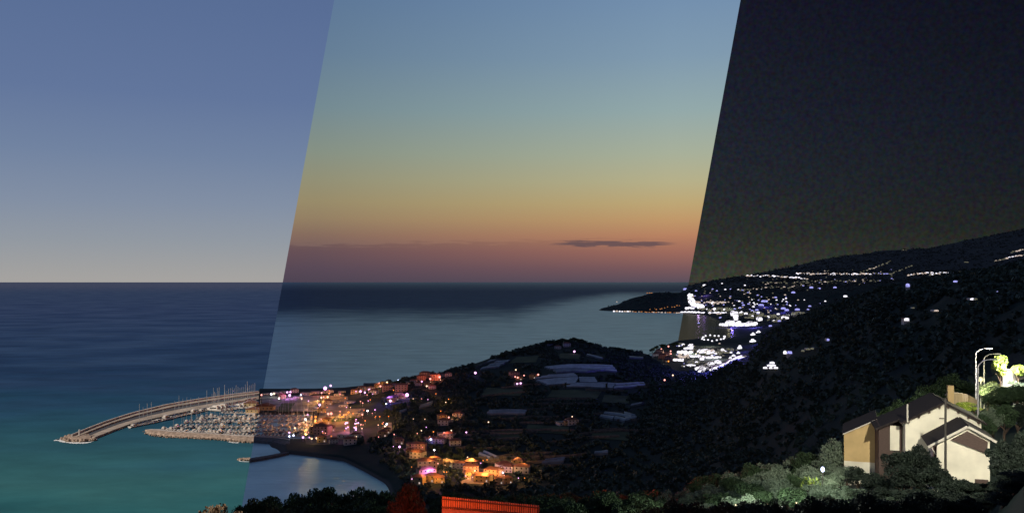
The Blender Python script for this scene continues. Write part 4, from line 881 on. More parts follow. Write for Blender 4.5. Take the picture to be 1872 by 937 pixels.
for (px, py, pw, col) in [(1300,690,90000,BLU),(1340,692,120000,BLU),(1411,676,40000,BLU),(1376,630,40000,BLU),(1352,642,25000,BLU),(1335,598,150000,BLU),(1375,598,120000,BLU),(1395,560,120000,BLU),(1285,540,90000,(.35,.2,1)),(1275,560,120000,(.5,.35,1)),
                          (1660,526,30000,BLU),(1655,587,18000,BLU),(1436,648,12000,BLU),(1512,623,6000,BLU),(1260,645,90000,(1,.9,.7)),(1300,655,90000,(.8,.7,.8)),(1290,632,50000,(.9,.8,.7)),(1440,575,150000,(.6,.55,.5)),(1470,520,200000,(.6,.5,.4)),(1330,565,120000,(.6,.6,.45)),(1430,570,90000,BLU)]:
    added_glow(px, py, pw, col)  # blue ones imitate the halos round the brightest lights
for pr, _ in HP: drop(pr)
for k in LB: drop(LB[k])
for k in LP: bpy.data.objects.remove(LP[k])
# ------------------------------------------------------------------ vegetation
def crown_mesh(name, n, leaf, m, clumps=16, flat=.8, spread=.33, seed=1):
    r = np.random.default_rng(seed)
    cc = r.normal(size=(clumps,3)); cc /= np.linalg.norm(cc, axis=1)[:,None]; cc *= r.uniform(.25,.72,(clumps,1)); cc[:,2] = cc[:,2]*flat
    k = r.integers(0, clumps, n); d = r.normal(size=(n,3)); d /= np.linalg.norm(d, axis=1)[:,None]
    rad = spread*r.uniform(.6,1.25,clumps)[k]*(r.uniform(.3,1,n)**.5)
    p = cc[k]+d*rad[:,None]*np.array([1,1,.8])
    u = r.normal(size=(n,3)); u /= np.linalg.norm(u, axis=1)[:,None]; v = np.cross(u, r.normal(size=(n,3))); v /= np.linalg.norm(v, axis=1)[:,None]
    s = leaf*r.uniform(.6,1.5,(n,1))
    V = np.stack([p-u*s*.5, p+v*s*.32, p+u*s*.5, p-v*s*.32], 1).reshape(-1,3)
    return V, np.arange(4*n).reshape(n,4)
def tree_proto(name, n, leaf, m, seed, tall=1.0, trunk=True, clumps=16, flat=.8, spread=.33):
    e = empty(name)                                     # unit tree: crown radius 1, base at 0
    V, Fa = crown_mesh('crown', n, leaf, m, clumps, flat, spread, seed)
    V = V*np.array([1,1,tall]); V[:,2] += .95*tall+(.45 if trunk else -.1)
    np_mesh('crown', V, Fa, m, e)
    if trunk:
        mb = MB(); mb.tube([(0,0,-.3),(.03,.02,.35),(0,.05,.95*tall)], [.09,.07,.03], 6)
        for k in range(5):
            a = k*1.3+seed; mb.tube([(0,.02,.35+.08*k),(.45*math.cos(a),.45*math.sin(a),.9*tall+.05*k)], [.045,.012], 5)
        mb.build('trunk', M['trunk'], e)
    return e
TP = {'dark': [tree_proto('tree', 5200, .085, M['leaf'], s) for s in (1,2,3)],
      'olive': [tree_proto('olive_bush', 4200, .085, M['leaf_grey'], s, .8, True, 20) for s in (11,12,13)],
      'dry': [tree_proto('dry_bush', 4200, .08, M['leaf_dry'], 21, .8)],
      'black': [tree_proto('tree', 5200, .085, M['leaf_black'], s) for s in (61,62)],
      'lime': [tree_proto('tree', 4200, .10, M['leaf_lime'], 31)],
      'cyp': [tree_proto('cypress', 3200, .09, M['leaf'], 41, 2.6, True, 22, .95, .3)],
      'small': [tree_proto('tree', 420, .26, M['leaf'], s) for s in (51,52)]}
def tree(kind, px, pytop, Y, r, label, group, name=None, tallf=1.0, x_=None, day=False):
    pr = random.choice(TP[kind]); x = Xp(px, Y); zg = tz(px, Y) if Y > 60 else tz(px, Y)
    top = Zp(pytop, Y); hh = top-zg
    uh = {'dark':2.15,'black':2.15,'olive':1.85,'dry':1.85,'lime':2.15,'cyp':5.2,'small':2.15}[kind]
    o = copy_tree(pr, (x, Y, zg), random.uniform(0,6.28), (r, r, max(hh,1)/uh), label, group, {'dry':'bush','olive':'bush'}.get(kind,'tree'))
    if day: daylit(o)
    return o
# near row against the cove
near = [(455,911,98,2.0),(470,906,96,2.4),(484,903,97,2.6),(500,911,95,2.1),(518,915,95,2.0),(532,908,98,1.8),(546,897,100,2.6),(560,892,101,2.4),(575,890,102,2.8),(592,883,104,2.6),(606,889,102,2.4),(622,893,100,2.6),(640,897,99,2.6),(656,898,98,2.4),(668,893,101,2.2),(682,886,103,3.0),(696,893,100,2.4),(712,893,97,2.6),(445,922,92,2.0),(490,924,88,2.6),(530,924,88,2.6),(570,914,90,3.0),(610,912,90,3.0),(650,914,90,3.0),(690,914,90,3.0)]
for px, py, Y, r in near: tree('dark', px, py-5, Y, r, 'dark round topped tree in the row against the cove', 'dark trees in front of the cove')
tree('dark', 742, 868, 78, 2.0, 'tall tree glowing dull red left of the red lit planks', None)
tree('dark', 722, 905, 76, 1.5, 'low shrub with a faint red glow beside the red tree', None)
tree('dark', 768, 905, 77, 1.6, 'shrub between the red tree and the red lit planks', None)
for px, py, r, lb in [(384,909,1.3,'left and tallest of the dry brown bushes at the lower edge'),(402,914,1.1,'middle dry brown bush at the lower edge'),(419,917,1.0,'right dry brown bush at the lower edge'),(432,922,.8,'lowest dry brown bush next to the dusk boundary')]:
    o = tree('dry', px, py, 60, r*1.7, lb, None, day=True)
for i in range(22):
    px = 800+i*19+random.uniform(-6,6); py = 897+random.uniform(-6,10)-(6 if px > 1000 else 0)
    tree('dark', px, py if not 800 < px < 990 else py-2, random.uniform(118,150), random.uniform(2.6,3.6), 'dark tree on the near slope behind the red lit planks', 'dark trees on the near slope')
for i in range(14):
    px = 1000+i*15; tree('dark', px, 905+random.uniform(-12,12), random.uniform(88,100), random.uniform(1.8,2.6), 'dark shrub on the near slope right of the red lit planks', 'dark shrubs right of the planks')
# lamp-lit bushes of the night strip
def edge(px): return np.interp(px, [1185,1230,1300,1360,1420,1480,1540], [893,886,862,848,828,822,826])
i = 0
for row, (dy, Y) in enumerate([(0,128),(18,112),(38,100),(58,92)]):
    px = 1192 if row else 1200
    while px < 1560-row*4:
        kd = 'olive' if random.random() < .62 else 'dark'
        tree(kd, px, edge(px)+dy+random.uniform(-5,6), Y+random.uniform(-4,4), random.uniform(1.6,2.6), f"{'grey green lamp lit' if kd=='olive' else 'dark'} bush {('in the farthest row','in the second row','in the third row','in the nearest row')[row]} of the night garden", 'bushes of the night garden')
        px += random.uniform(16,30)
for px, py, r, q in [(1530,793,2.2,'highest'),(1524,815,2.4,'leftmost'),(1536,822,2.0,'lowest')]: tree('olive', px, py, 119, r, q+' of the three teal grey bushes left of the ochre annex', None)
# shrubs in front of the house
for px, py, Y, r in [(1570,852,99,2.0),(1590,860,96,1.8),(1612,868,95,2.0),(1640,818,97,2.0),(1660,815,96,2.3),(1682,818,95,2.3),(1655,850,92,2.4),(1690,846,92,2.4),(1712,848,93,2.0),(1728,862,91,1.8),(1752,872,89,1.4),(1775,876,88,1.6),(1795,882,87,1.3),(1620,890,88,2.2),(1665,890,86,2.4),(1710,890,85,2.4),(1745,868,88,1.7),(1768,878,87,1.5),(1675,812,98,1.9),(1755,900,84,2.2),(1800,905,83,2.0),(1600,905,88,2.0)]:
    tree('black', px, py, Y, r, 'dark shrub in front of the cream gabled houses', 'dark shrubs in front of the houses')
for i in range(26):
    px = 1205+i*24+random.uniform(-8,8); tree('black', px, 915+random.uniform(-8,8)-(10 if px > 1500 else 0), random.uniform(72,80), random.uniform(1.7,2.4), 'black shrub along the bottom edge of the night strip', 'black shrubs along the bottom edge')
for px, py, q in [(1640,905,'rightmost'),(1560,880,'upper left'),(1560,912,'lower left')]: tree('olive', px, py, 84, 1.3, q+' of the three pale green tufts among the dark shrubs below the houses', None)
for px, py, Y, r in [(1640,722,150,3.2),(1665,716,152,3.2),(1690,706,155,3.6),(1712,690,158,3.6),(1735,676,160,3.8),(1620,735,145,3.0),(1760,688,158,3.4)]:
    tree('dark', px, py, Y, r, 'dim tree on the slope behind the gabled roofs', 'dim trees behind the roofs')
for px, py, Y, r, k, lb in [(1829,643,140,1.35,'lime','bright lime green tree beside the white lit wall'),(1806,692,128,2.4,'olive','grey lamp lit tree right of the street lamps'),(1886,655,142,1.9,'olive','lamp lit tree at the right edge above the wall'),(1862,664,139,1.3,'lime','yellow green foliage right of the white lit wall'),(1852,694,137,1.1,'olive','lamp lit shrub overlapping the foot of the white lit wall'),(1815,738,114,2.0,'olive','grey shrub filling the gap under the right hand trees'),(1836,734,113,2.0,'dark','dark shrub under the right hand trees'),(1860,736,113,2.1,'black','darkest shrub under the right hand trees'),
      (1838,704,124,3.0,'dark','dark tree below the white lit wall'),(1862,700,122,2.8,'dark','dark tree at the right edge below the wall'),(1818,712,123,2.6,'dark','dark tree between lamps and wall'),(1800,752,110,1.7,'dark','dark shrub against the right end of the main roof'),(1812,694,132,1.5,'lime','yellow green shrub between the lamps and the white lit wall'),(1765,733,131,1.6,'lime','yellow green shrub on the bright bank'),(1780,742,129,1.4,'lime','yellow green shrub right of the bright bank')]:
    tree(k, px, py, Y, r, lb, None)
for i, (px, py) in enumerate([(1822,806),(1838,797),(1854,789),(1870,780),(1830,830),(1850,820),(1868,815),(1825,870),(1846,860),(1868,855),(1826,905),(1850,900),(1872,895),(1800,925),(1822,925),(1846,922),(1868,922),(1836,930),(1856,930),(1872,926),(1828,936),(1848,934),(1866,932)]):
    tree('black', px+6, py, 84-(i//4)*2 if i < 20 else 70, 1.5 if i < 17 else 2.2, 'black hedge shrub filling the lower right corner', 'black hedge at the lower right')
# crest trees
for px, py in [(1002,622),(1008,621),(1020,619.5),(1029,617.5),(1040,619),(1047,616),(1051,616.5),(1057,618),(1062,618.5),(1068,621),(1078,624.5),(1013,622),(1035,619),(919,645.5),(937,641),(1130,634),(1150,637.5),(1192,635),(1200,631),(1210,628),(1214,628),(1232,626),(1236,625)]:
    h_ = hit(px, py+9, 900) or None
    if h_: tree('small', px, py, h_[1], 8.5, 'dark rounded tree on the hill skyline', 'trees on the hill skyline')
for px, py in [(724,695),(731,693),(738,696),(791,677),(712,703),(720,706),(753,696),(676,717)]:
    h_ = hit(px, py+8, 900) or None
    if h_: tree('small', px, py, h_[1], 5.5, 'dark tree between the houses on the coastal ridge', 'trees on the coastal ridge')
for px, py, bt in [(1034,696,712),(1109,697,712),(885,765,775)]:
    h_ = hit(px, bt, 700); tree('cyp', px, py, h_[1], 1.8, 'slim dark cypress on the greenhouse terraces', 'cypresses on the greenhouse terraces')
M['field'] = mat('dry_field', (.085,.10,.05), .95, .35, .05)
for pts, lb in [([(1000,726),(1090,730),(1100,716),(1010,713)],'dull green field below the lowest greenhouses'),([(880,722),(950,724),(960,712),(890,708)],'dim field left of the greenhouses'),([(1100,735),(1150,738),(1150,724),(1105,722)],'dim field right of the cypresses'),
                ([(960,790),(1040,794),(1040,780),(965,776)],'dim terrace field in the middle of the valley slope'),([(900,800),(950,804),(955,788),(905,784)],'dim terrace field above the valley village'),([(1080,800),(1150,806),(1150,790),(1085,786)],'dim terrace field low on the right'),
                ([(1020,655),(1060,657),(1062,648),(1024,646)],'dim field under the hill crest'),([(930,664),(980,662),(985,650),(945,652)],'dim field on the left shoulder of the hill')]:
    patch('field', pts, M['field'], lb, .5); gh_boxes.append((min(p[0] for p in pts), max(p[0] for p in pts), min(p[1] for p in pts), max(p[1] for p in pts)+3))
# dry stone terrace walls and paths on the hill
M['terrace'] = mat('dry_stone', (.17,.16,.14), .9, .4, .4)
for i in range(30):
    px = random.uniform(840,1190) if i < 32 else random.uniform(1230,1560); py = random.uniform(690,860); h_ = hit(px, py, 450)
    if h_ is None: continue
    x, Y0, z = h_; ln_ = random.uniform(35,90); mb = MB(); n_s = 10; vs = []; sl_ = random.uniform(-.12,.12)
    for k in range(n_s+1):
        xx = x+(k/n_s-.5)*ln_; yy = Y0+(k/n_s-.5)*ln_*sl_+3*math.sin(k*.6+i); zz = tzx(xx, yy)-z; 
        vs += [(xx-x, yy-Y0-.3, zz-.6), (xx-x, yy-Y0-.3, zz+2.3), (xx-x, yy-Y0+.3, zz+2.3), (xx-x, yy-Y0+.3, zz-.6)]
    mb.add(vs, [(k*4+c, (k+1)*4+c, (k+1)*4+c+1, k*4+c+1) for k in range(n_s) for c in range(3)]+[(0,1,2,3),(n_s*4,n_s*4+3,n_s*4+2,n_s*4+1)])
    o = mb.build('terrace_wall', M['terrace']); o.location = (x, Y0, z)
    tag(o, 'dim dry stone terrace wall running across the dark '+('middle hill' if px < 1200 else 'right hand slope'), 'wall', 'dry stone terrace walls on the hills', 'thing')
# woodland mass
def woods(name, X, Y, Z, rad, label, nl=34, seed=5, wm='wood'):
    V0, F0 = crown_mesh('w', nl, .62, None, 9, .8, .42, seed); V1, _ = crown_mesh('w', nl, .62, None, 9, .8, .42, seed+1)
    n = len(X); ang = RNG.uniform(0, 6.28, n); c, s = np.cos(ang), np.sin(ang)
    base = np.where((RNG.random(n) < .5)[:,None,None], V0[None], V1[None])
    P = np.empty_like(base); P[...,0] = base[...,0]*c[:,None]-base[...,1]*s[:,None]; P[...,1] = base[...,0]*s[:,None]+base[...,1]*c[:,None]; P[...,2] = base[...,2]+.5
    P = P*rad[:,None,None]; P[...,0] += X[:,None]; P[...,1] += Y[:,None]; P[...,2] += Z[:,None]
    Fa = (F0[None]+(np.arange(n)*len(V0))[:,None,None]).reshape(-1,4)
    o = np_mesh(name, P.reshape(-1,3), Fa, M[wm]); tag(o, label, kind='stuff'); return o
occ = [(px, py) for px, py, _ in hz]
X, Y, Z, R_ = [], [], [], []
tries = 0
while len(X) < 15000 and tries < 60000:
    tries += 1
    Yc = 150+(1500-150)*math.sqrt(random.random()); px = random.uniform(600, 1980)
    z = tz(px, Yc)
    if z < 4.5: continue
    py = HOR+(H-z)/Yc*F
    if px < 700 and not (py > 800 and py < 850): continue
    if any(a < px < b and c < py < d for a, b, c, d in gh_boxes): continue
    if any(abs(px-a) < 9 and -1 < py-b < 9 for a, b in occ) or any(abs(px-a) < 6 and 0 < py-b < 10 for a, b in lamp_spots): continue
    if 700 < px < 720 and 760 < py < 800: continue
    if any(abs(px-a) < 12 and -3 < py-b < 16 for a, b in slope_lights): continue
    if hfn(np.array(px*3.0), np.array(py*5.0), 40) < .22 and Yc > 500 and px < 1200: continue
    if 1540 < px and Yc < 165: continue
    if px > 1225 and px < 1400 and Yc > 1290: continue
    X.append(Xp(px, Yc)); Y.append(Yc); Z.append(z-.4); R_.append(random.uniform(2.4,4.6)*(1 if Yc > 300 else .75))
woods('woodland', np.array(X), np.array(Y), np.array(Z), np.array(R_), 'dark Mediterranean scrub and woodland covering the slopes')
X, Y, Z, R_ = [], [], [], []
for _ in range(9000):
    Yc = random.uniform(2600, 9000); px = random.uniform(1095, 1980); z = tz(px, Yc)
    if z < 12: continue
    if px > 1250 and Yc < 4600 and random.random() < .5: continue
    X.append(Xp(px, Yc)); Y.append(Yc); Z.append(z-2); R_.append(random.uniform(7,16) if Yc > 5000 else random.uniform(5,10))
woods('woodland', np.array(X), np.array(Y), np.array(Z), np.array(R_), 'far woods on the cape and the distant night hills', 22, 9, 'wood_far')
# spiky lit plant beside the globe lamp
e = empty('agave', (Xp(1484,96), 96, tz(1484,96))); tag(e, 'spiky yellow green plant lit by the globe lamp', 'plant')
mb = MB(); zt = Zp(868,96)-e.location[2]
for k in range(46):
    a = random.uniform(0,6.28); t = random.uniform(.2,1.2); l = random.uniform(.35,.8); c0 = np.array([random.uniform(-1.1,.9),random.uniform(-.4,.4),zt-1.0+random.uniform(-.7,.6)])
    d = np.array([math.cos(a)*math.sin(t), math.sin(a)*math.sin(t), math.cos(t)]); sd = np.array([-math.sin(a), math.cos(a), 0])*.10
    mb.add([c0-sd, c0+sd, c0+d*l*.6+sd*.8, c0+d*l, c0+d*l*.6-sd*.8], [(0,1,2,3,4)])
mb.build('leaf', M['leaf_lime'], e).__setitem__('kind', 'stuff')
MB().tube([(0,0,-.2),(0,0,zt-.9)], .16, 7).build('stem', M['trunk'], e)
# ------------------------------------------------------------------ the gabled houses
def gx(px, Y): return Xp(px, Y)
class Fr:                                              # a house's own frame: s along the front, t in depth
    def __init__(f, px0, Y0, deg):
        f.a = math.radians(deg); f.x0, f.y0 = Xp(px0, Y0), Y0
        f.u = (math.cos(f.a), -math.sin(f.a)); f.v = (math.sin(f.a), math.cos(f.a))
    def pt(f, px, py, t=0.0):
        k = (px-CX)/F; ox, oy = f.x0+f.v[0]*t, f.y0+f.v[1]*t
        s_ = (k*oy-ox)/(f.u[0]-k*f.u[1]); return s_, Zp(py, oy+f.u[1]*s_)-G0
    def empty(f, name): return empty(name, (f.x0, f.y0, G0), -f.a)
def pl(mb, name, m): return mb.build(name, m, e)
def slab(p, q, y0, y1, th, up=0.01, over=.5):
    """roof slab over the sloping line p-q in (s, z)"""
    dx, dz = q[0]-p[0], q[1]-p[1]; l = math.hypot(dx, dz); n = (-dz/l, dx/l) if dx > 0 else (dz/l, -dx/l)
    a = (p[0]-dx/l*over+n[0]*up, p[1]-dz/l*over+n[1]*up); b = (q[0]+n[0]*up, q[1]+n[1]*up)
    return MB().ext([a, b, (b[0]+n[0]*th, b[1]+n[1]*th), (a[0]+n[0]*th, a[1]+n[1]*th)], y0, y1)
G0 = 123.5
# main house
f = Fr(1722, 106, 17); e = f.empty('gabled_house'); tag(e, 'larger cream house with the upper gable and dark tiled roof', 'house')
apex, el_, er_ = f.pt(1725,737), f.pt(1655,770), f.pt(1794,772); D_ = 9.0
pl(MB().ext([(el_[0],0),(er_[0],0),er_,apex,el_], 0, D_), 'wall', M['stucco'])
for q in (el_, er_): pl(slab(q, apex, -.55, D_+.4, .22), 'roof', M['roof_dark'])
for k in range(4):
    for p, q in ((el_, apex), (er_, apex)):
        t = .08+.27*k; x, z = p[0]+(q[0]-p[0])*t, p[1]+(q[1]-p[1])*t
        pl(MB().box(x-.1,x+.1,-.5,-.003,z-.26,z-.03), 'rafter_end', M['timber'])
w0, w1 = f.pt(1606,781,3), f.pt(1655,781,3)
pl(MB().box(w0[0], el_[0]-.004, 2.5, D_, 0, f.pt(1620,776,3)[1]), 'side_wing', M['timber'])  # side wall in shade, the shade put in as a dark timber colour
p0, p1 = f.pt(1627,822,2.4), f.pt(1644,778,2.4)
pl(MB().box(p0[0], p1[0], 2.3, 2.495, p0[1], p1[1]), 'side_wall_panel', M['stucco'])
q0 = f.pt(1602,782,3); pl(slab(q0, (el_[0]-.3, el_[1]-.15), 1.7, D_+.2, .2, .05, .2), 'wing_roof', M['roof_dark'])
c0, c1 = f.pt(1733,740,8.6), f.pt(1744,705,8.6)
pl(MB().box(c0[0], c1[0], 8.6, 9.4, apex[1]-2.2, c1[1]), 'chimney', M['stucco_tan'])
c0, c1 = f.pt(1659,768,-.7), f.pt(1659,738,-.7)
pl(MB().tube([(c0[0],-.7,c0[1]-.2),(c1[0],-.7,c1[1])], .11, 8), 'flue_pipe', M['trim'])
c0, c1 = f.pt(1717,764.5), f.pt(1726,763.3); pl(MB().box(c0[0],c1[0],-.12,-.003,c0[1],c1[1]), 'wall_bracket', M['timber'])
# lower house in front
f = Fr(1765, 98, 19); e = f.empty('gabled_house'); tag(e, 'lower cream house in front with pale fascia boards and a dark gable panel', 'house')
ap, l_, r_ = f.pt(1768,779), f.pt(1704,812), f.pt(1812,803)
pl(MB().ext([(l_[0]+.2,-1),(r_[0]-.12,-1),(r_[0]-.12,r_[1]-.12),(ap[0],ap[1]-.12),(l_[0]+.2,l_[1]-.02)], 0, 6.0), 'wall', M['stucco'])
pl(slab(l_, ap, -.5, 6.3, .2), 'roof', M['roof_dark']); pl(slab(r_, ap, -.5, 6.3, .2), 'roof', M['roof_dark'])
for q in (l_, r_): pl(slab(q, ap, -.60, -.504, .26, -.05, .5), 'fascia_board', M['trim'])
P4 = [f.pt(1738,803), f.pt(1768,787), f.pt(1805,806), f.pt(1804,828)]
pl(MB().ext([P4[3],P4[2],P4[1],P4[0]], -.3, -.003), 'gable_panel', M['timber'])
c0, c1 = f.pt(1702,816,-.2), f.pt(1711,830,-.2); pl(MB().tube([(c0[0],-.2,c0[1]),(c1[0],-.2,c1[1])], .07, 6), 'downpipe', M['trim'])
c0, c1 = f.pt(1706,838), f.pt(1712,815); pl(MB().box(c0[0],c1[0],-.06,-.003,c0[1],c1[1]), 'door', M['timber'])
c0, c1 = f.pt(1782,884), f.pt(1806,876); pl(MB().box(c0[0],c1[0],-.3,-.003,c0[1],c1[1]), 'low_plinth', M['timber'])
# ochre annex
f = Fr(1570, 116, 21); e = f.empty('ochre_annex'); tag(e, 'ochre rendered annex with a single sloping roof left of the cream houses', 'house')
la, ra = f.pt(1543,792), f.pt(1604,766)
pl(MB().ext([(la[0],-1),(ra[0],-1),ra,la], 0, 8), 'wall', M['stucco_tan'])
pl(slab(la, ra, -.35, 8.3, .16, .01, .15), 'roof', M['roof_dark'])
pl(slab(la, ra, -.42, -.353, .14, -.02, .15), 'fascia_board', M['trim'])
pl(MB().box(la[0]+.02, ra[0]-.02, -.05, -.003, -1, f.pt(1570,843)[1]), 'plinth', M['stucco'])
def pm(mb, name, m, lab=None):
    o = mb.build(name, m, e); o.location = tuple(-v for v in e.location); return o
# utility pole in front
e = empty('utility_pole', (gx(1728.5,94), 94, tz(1728,94))); tag(e, 'slim dark wooden pole standing in front of both gables', 'pole')
pm(MB().tube([(gx(1728.5,94),94,122),(gx(1728.5,94),94,Zp(727,94))], [.15,.12], 8), 'shaft', M['pole_dark'])
# background lit wall and bank
e = empty('garden_wall', (gx(1848,143), 143, tz(1848,143))); tag(e, 'brilliantly floodlit white wall behind the trees at the right', 'wall')
pm(MB().add([(gx(a,143),143+(0 if k < 4 else .5),Zp(b,143)) for k,(a,b) in enumerate([(1832,706),(1862,710),(1858,675),(1838,673)]*2)], [(0,1,2,3),(4,7,6,5),(0,4,5,1),(1,5,6,2),(2,6,7,3),(3,7,4,0)]), 'lit_wall', M['wall_white'])
pm(MB().box(gx(1860,147), gx(1885,147), 147, 147.5, Zp(712,147), Zp(689,147)), 'side_wall', M['wall_white'])
e = empty('garden_wall', (gx(1862,118), 118, 131)); tag(e, 'low pale kerb wall glimpsed under the dark trees at the right edge', 'wall')
pm(MB().box(gx(1842,118), gx(1862,118), 118, 118.4, Zp(778,118), Zp(766,118)), 'wall_face', M['wall_white'])
e = empty('earth_bank', (gx(1765,134), 134, 130)); tag(e, 'bright yellowish bank behind the main roof', 'bank')
mb = MB(); vs = []
for i in range(13):
    px = 1738+i*4.6; top = np.interp(px, [1738,1745,1770,1782,1795], [722,716,718,724,736])
    vs += [(gx(px,133),133,Zp(760,133)), (gx(px,134),134.5+.3*math.sin(i),Zp(top+2,134)), (gx(px,136),138,Zp(top,136)-.2)]
mb.add(vs, [(i*3+k, (i+1)*3+k, (i+1)*3+k+1, i*3+k+1) for i in range(12) for k in range(2)]); pm(mb, 'bank_face', M['sand'])
# ------------------------------------------------------------------ near street lamps
def tall_lamp(px, pyb, pxa, pya, Y, label, r=.085):
    x = gx(px, Y); zt = Zp(pyb, Y); xa = gx(pxa, Y); za = Zp(pya, Y); zb = tz(px, Y)
    global e
    e = empty('street_lamp', (x, Y, zb)); tag(e, label, 'street lamp', 'tall street lamps behind the houses')
    pm(MB().tube([(x,Y,zb-.5),(x,Y,zb+(zt-zb)*.5),(x,Y,zt-.3),(x+.12,Y,zt)], [r*1.25,r,r*.8,r*.7], 8), 'pole', M['metal'])
    pm(MB().tube([(x+.1,Y,zt-.02),(x+(xa-x)*.4,Y,zt+(za-zt)*.72),(xa,Y,za)], r*.55, 6), 'arm', M['metal'])
    pm(MB().box(xa-.1,xa+.75,Y-.16,Y+.16,za-.12,za+.06), 'lamp_head', M['metal'])
tall_lamp(1784,643,1804,636,141,'tallest and leftmost of the three street lamps behind the houses')
tall_lamp(1799,652,1820,646,130,'right one of the three street lamps behind the houses')
tall_lamp(1788,666,1812,656,121,'lowest and nearest of the three street lamps behind the houses', .12)
e = empty('globe_lamp', (gx(1797,129), 129.3, tz(1797,129))); 
e.location = (gx(1795,129), 129.3, tz(1795,129)); tag(e, 'small unlit white globe beside the right street lamp', 'lamp')
pm(MB().ball((gx(1795,129),129.3,Zp(693,129)), .32,.32,.42, 10, 8), 'globe', M['trim'])
pm(MB().tube([(gx(1795,129),129.3,tz(1795,129)),(gx(1795,129),129.3,Zp(693,129)-.3)], .05, 6), 'stem', M['metal'])
def light(name, kind, loc, power, col, size=.3, target=None, spot=None, blend=.5):
    l = bpy.data.lights.new(name, kind); l.energy = power; l.color = col
    l.shadow_soft_size = size
    o = bpy.data.objects.new(name, l); C.objects.link(o); o.location = loc
    if kind == 'SPOT': l.spot_size = math.radians(spot); l.spot_blend = blend
    if target:
        from mathutils import Vector
        o.rotation_euler = (Vector(target)-Vector(loc)).to_track_quat('-Z','Y').to_euler()
    return o
# globe lamp in the night garden
Yg = 97; xg = gx(1504,Yg); zg = Zp(857,Yg); e = empty('globe_lamp', (xg, Yg, tz(1504,Yg))); tag(e, 'glowing bluish white globe lamp in the night garden', 'lamp')
pm(MB().ball((xg,Yg,zg), .2,.2,.28, 12, 8), 'globe', M['g_cool']); pm(MB().tube([(xg,Yg,tz(1504,Yg)),(xg,Yg,zg-.3)], .05, 6), 'post', M['pole_dark'])
light('garden_light', 'POINT', (xg-.2, Yg-1.4, zg+.1), 320, (.85,.92,.70), .25)
# floodlight behind the right-hand trees (washes wall, poles, bank)
light('road_lamp_light', 'POINT', (gx(1846,137), 137, Zp(664,137)), 9000, (1,.97,.78), .3)
light('bank_lamp_light', 'POINT', (gx(1790,126), 125.5, Zp(712,126)), 2600, (1,.92,.45), .3)
# off-frame road lamp on the right lighting the facades
def road_lamp(x, y, z, label):
    global e
    zb = tzx(x, y); e = empty('street_lamp', (x, y, zb)); tag(e, label, 'street lamp')
    pm(MB().tube([(x,y,zb-.3),(x,y,z)], .1, 8), 'pole', M['metal']); pm(MB().ball((x,y,z+.15), .25,.25,.15, 10, 6), 'lamp_head', M['g_warm'])
road_lamp(36, 54, 156.6, 'road lamp to the right of the houses, outside the view')
light('facade_light', 'SPOT', (35.6, 54.8, 156), 125000, (1,.95,.80), .4, (50, 105, 130), 46, .6)
for i_, (px, py, Y, pw, q) in enumerate([(1272,925,84,1200,'leftmost'),(1345,922,84,1500,'second from the left'),(1402,920,85,1700,'third from the left'),(1456,918,85,1400,'rightmost')]):
    x, z = Xp(px, Y), Zp(py, Y); zb = tz(px, Y)
    e = empty('added_garden_lamp', (x, Y, zb)); tag(e, q+' of the four added low lamps hidden among the pale night bushes', 'lamp')
    pm(MB().tube([(x,Y,zb-.2),(x,Y,z-.1)], .05, 6), 'post', M['pole_dark']); pm(MB().ball((x,Y,z), .06,.06,.06, 8, 6), 'lamp_head', M['g_warm'])
    light('garden_light', 'POINT', (x, Y+.5, z+2.4), pw, (.93,1,.86), .2)  # unseen point light added above the head to brighten the bushes
# ------------------------------------------------------------------ red lit planks
e = empty('plank_fence', (Xp(895,60), 60, Zp(935,60))); tag(e, 'plank screen of upright slats floodlit bright red', 'fence')
A_, B_ = (808,906.5,57.0), (986,923,62.0)
def ln(t): 
    px = A_[0]+(B_[0]-A_[0])*t; py = A_[1]+(B_[1]-A_[1])*t; Y = A_[2]+(B_[2]-A_[2])*t; return Xp(px, Y), Y, Zp(py, Y)
n = 44
mb = MB()
for i in range(n):
    a = ln((i+.14)/n); b = ln((i+.86)/n); j = random.uniform(-.03,.03)
    zb = a[2]-.74
    mb.add([(a[0],a[1]+j,zb),(b[0],b[1]+j,zb),(b[0],b[1]+j,b[2]),(a[0],a[1]+j,a[2]),(a[0],a[1]+.05+j,zb),(b[0],b[1]+.05+j,zb),(b[0],b[1]+.05+j,b[2]),(a[0],a[1]+.05+j,a[2])],
           [(0,1,2,3),(4,7,6,5),(0,4,5,1),(1,5,6,2),(2,6,7,3),(3,7,4,0)])
o = pm(mb, 'slat', M['slat'])
for dz in (.12,.62):
    a, b = ln(-.005), ln(1.005); pm(MB().add([(a[0],a[1]-.1,a[2]-dz),(b[0],b[1]-.1,b[2]-dz),(b[0],b[1]-.02,b[2]-dz),(a[0],a[1]-.02,a[2]-dz),(a[0],a[1]-.1,a[2]-dz-.07),(b[0],b[1]-.1,b[2]-dz-.07),(b[0],b[1]-.02,b[2]-dz-.07),(a[0],a[1]-.02,a[2]-dz-.07)],[(0,1,2,3),(4,7,6,5),(0,4,5,1),(1,5,6,2),(2,6,7,3),(3,7,4,0)]), 'rail', M['timber'])
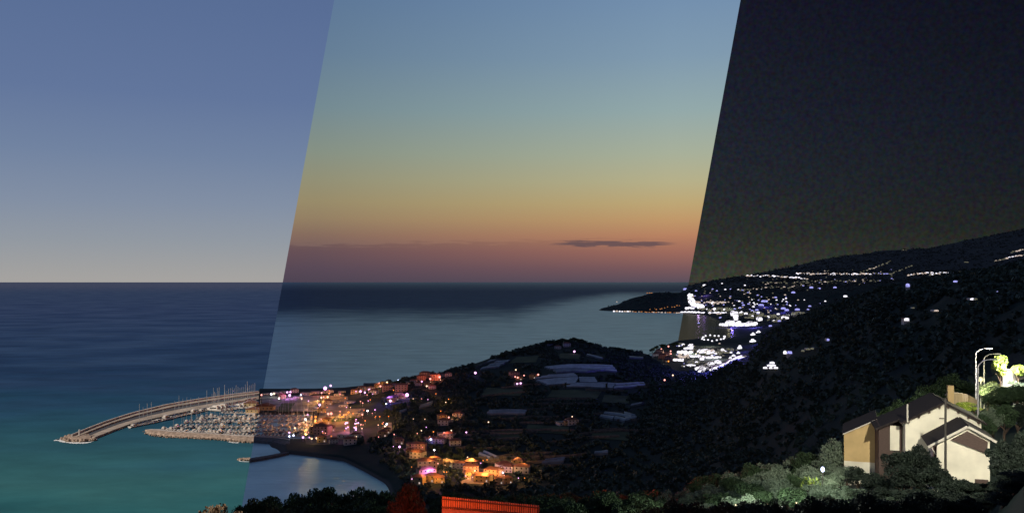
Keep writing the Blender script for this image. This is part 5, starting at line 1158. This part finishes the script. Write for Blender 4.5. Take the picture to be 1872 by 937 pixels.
# sloping awning roof below the slats
a, b = ln(.0), ln(1.0)
for k in range(7):
    t0, t1 = k/7, (k+.96)/7
    def sl(p, t): return (p[0]*(1-.02*t), p[1]-3.2*t, p[2]-.76-1.55*t)
    q = [sl(a,t0), sl(b,t0), sl(b,t1), sl(a,t1)]
    pm(MB().add([(v[0],v[1],v[2]+.02*(k%2)) for v in q]+[(v[0],v[1],v[2]-.06) for v in q], [(0,1,2,3),(4,7,6,5),(0,4,5,1),(1,5,6,2),(2,6,7,3),(3,7,4,0)]), 'deck_board', M['slat'])
for t in (.02,.98):
    p = ln(t); pm(MB().tube([(p[0],p[1]+.1,p[2]-.1),(p[0],p[1]+.1,tzx(p[0],p[1])-.3)], .09, 6), 'post', M['timber'])
x0, y0, z0 = Xp(880,50), 50, 135.6
light('red_flood_light', 'SPOT', (x0, y0, z0), 4600, (1,.12,.018), .2, (Xp(895,60),60,135.6), 110, .6)
light('red_flood_light', 'SPOT', (Xp(790,66), 62, 131.5), 6000, (1,.04,.01), .2, (Xp(742,78), 78, 132.5), 26, .6)
light('red_flood_light', 'POINT', (Xp(1160,134), 134, Zp(838,134)), 2600, (1,.05,.02), .2)
e = empty('floodlight', (x0, y0-.15, z0)); tag(e, 'small floodlight fixture below the plank screen, outside the view', 'floodlight')
pm(MB().box(x0-.15,x0+.15,y0-.35,y0-.1,z0-.12,z0+.12), 'housing', M['pole_dark']); pm(MB().tube([(x0,y0-.2,z0-.1),(x0,y0-.2,tzx(x0,y0)-.2)], .04, 6), 'bracket', M['pole_dark'])
for v in TP.values():
    for t in v: drop(t)
# ------------------------------------------------------------------ render settings
scene.view_settings.view_transform = 'Standard'; scene.view_settings.look = 'None'; scene.view_settings.exposure = 0; scene.view_settings.gamma = 1
scene.view_settings.use_curve_mapping = False
cy = scene.cycles
scene.render.engine = 'CYCLES'
cy.use_denoising = True; cy.max_bounces = 4; cy.diffuse_bounces = 2; cy.glossy_bounces = 2; cy.sample_clamp_indirect = 3; cy.sample_clamp_direct = 0
cy.use_light_tree = True; cy.filter_width = 1.5
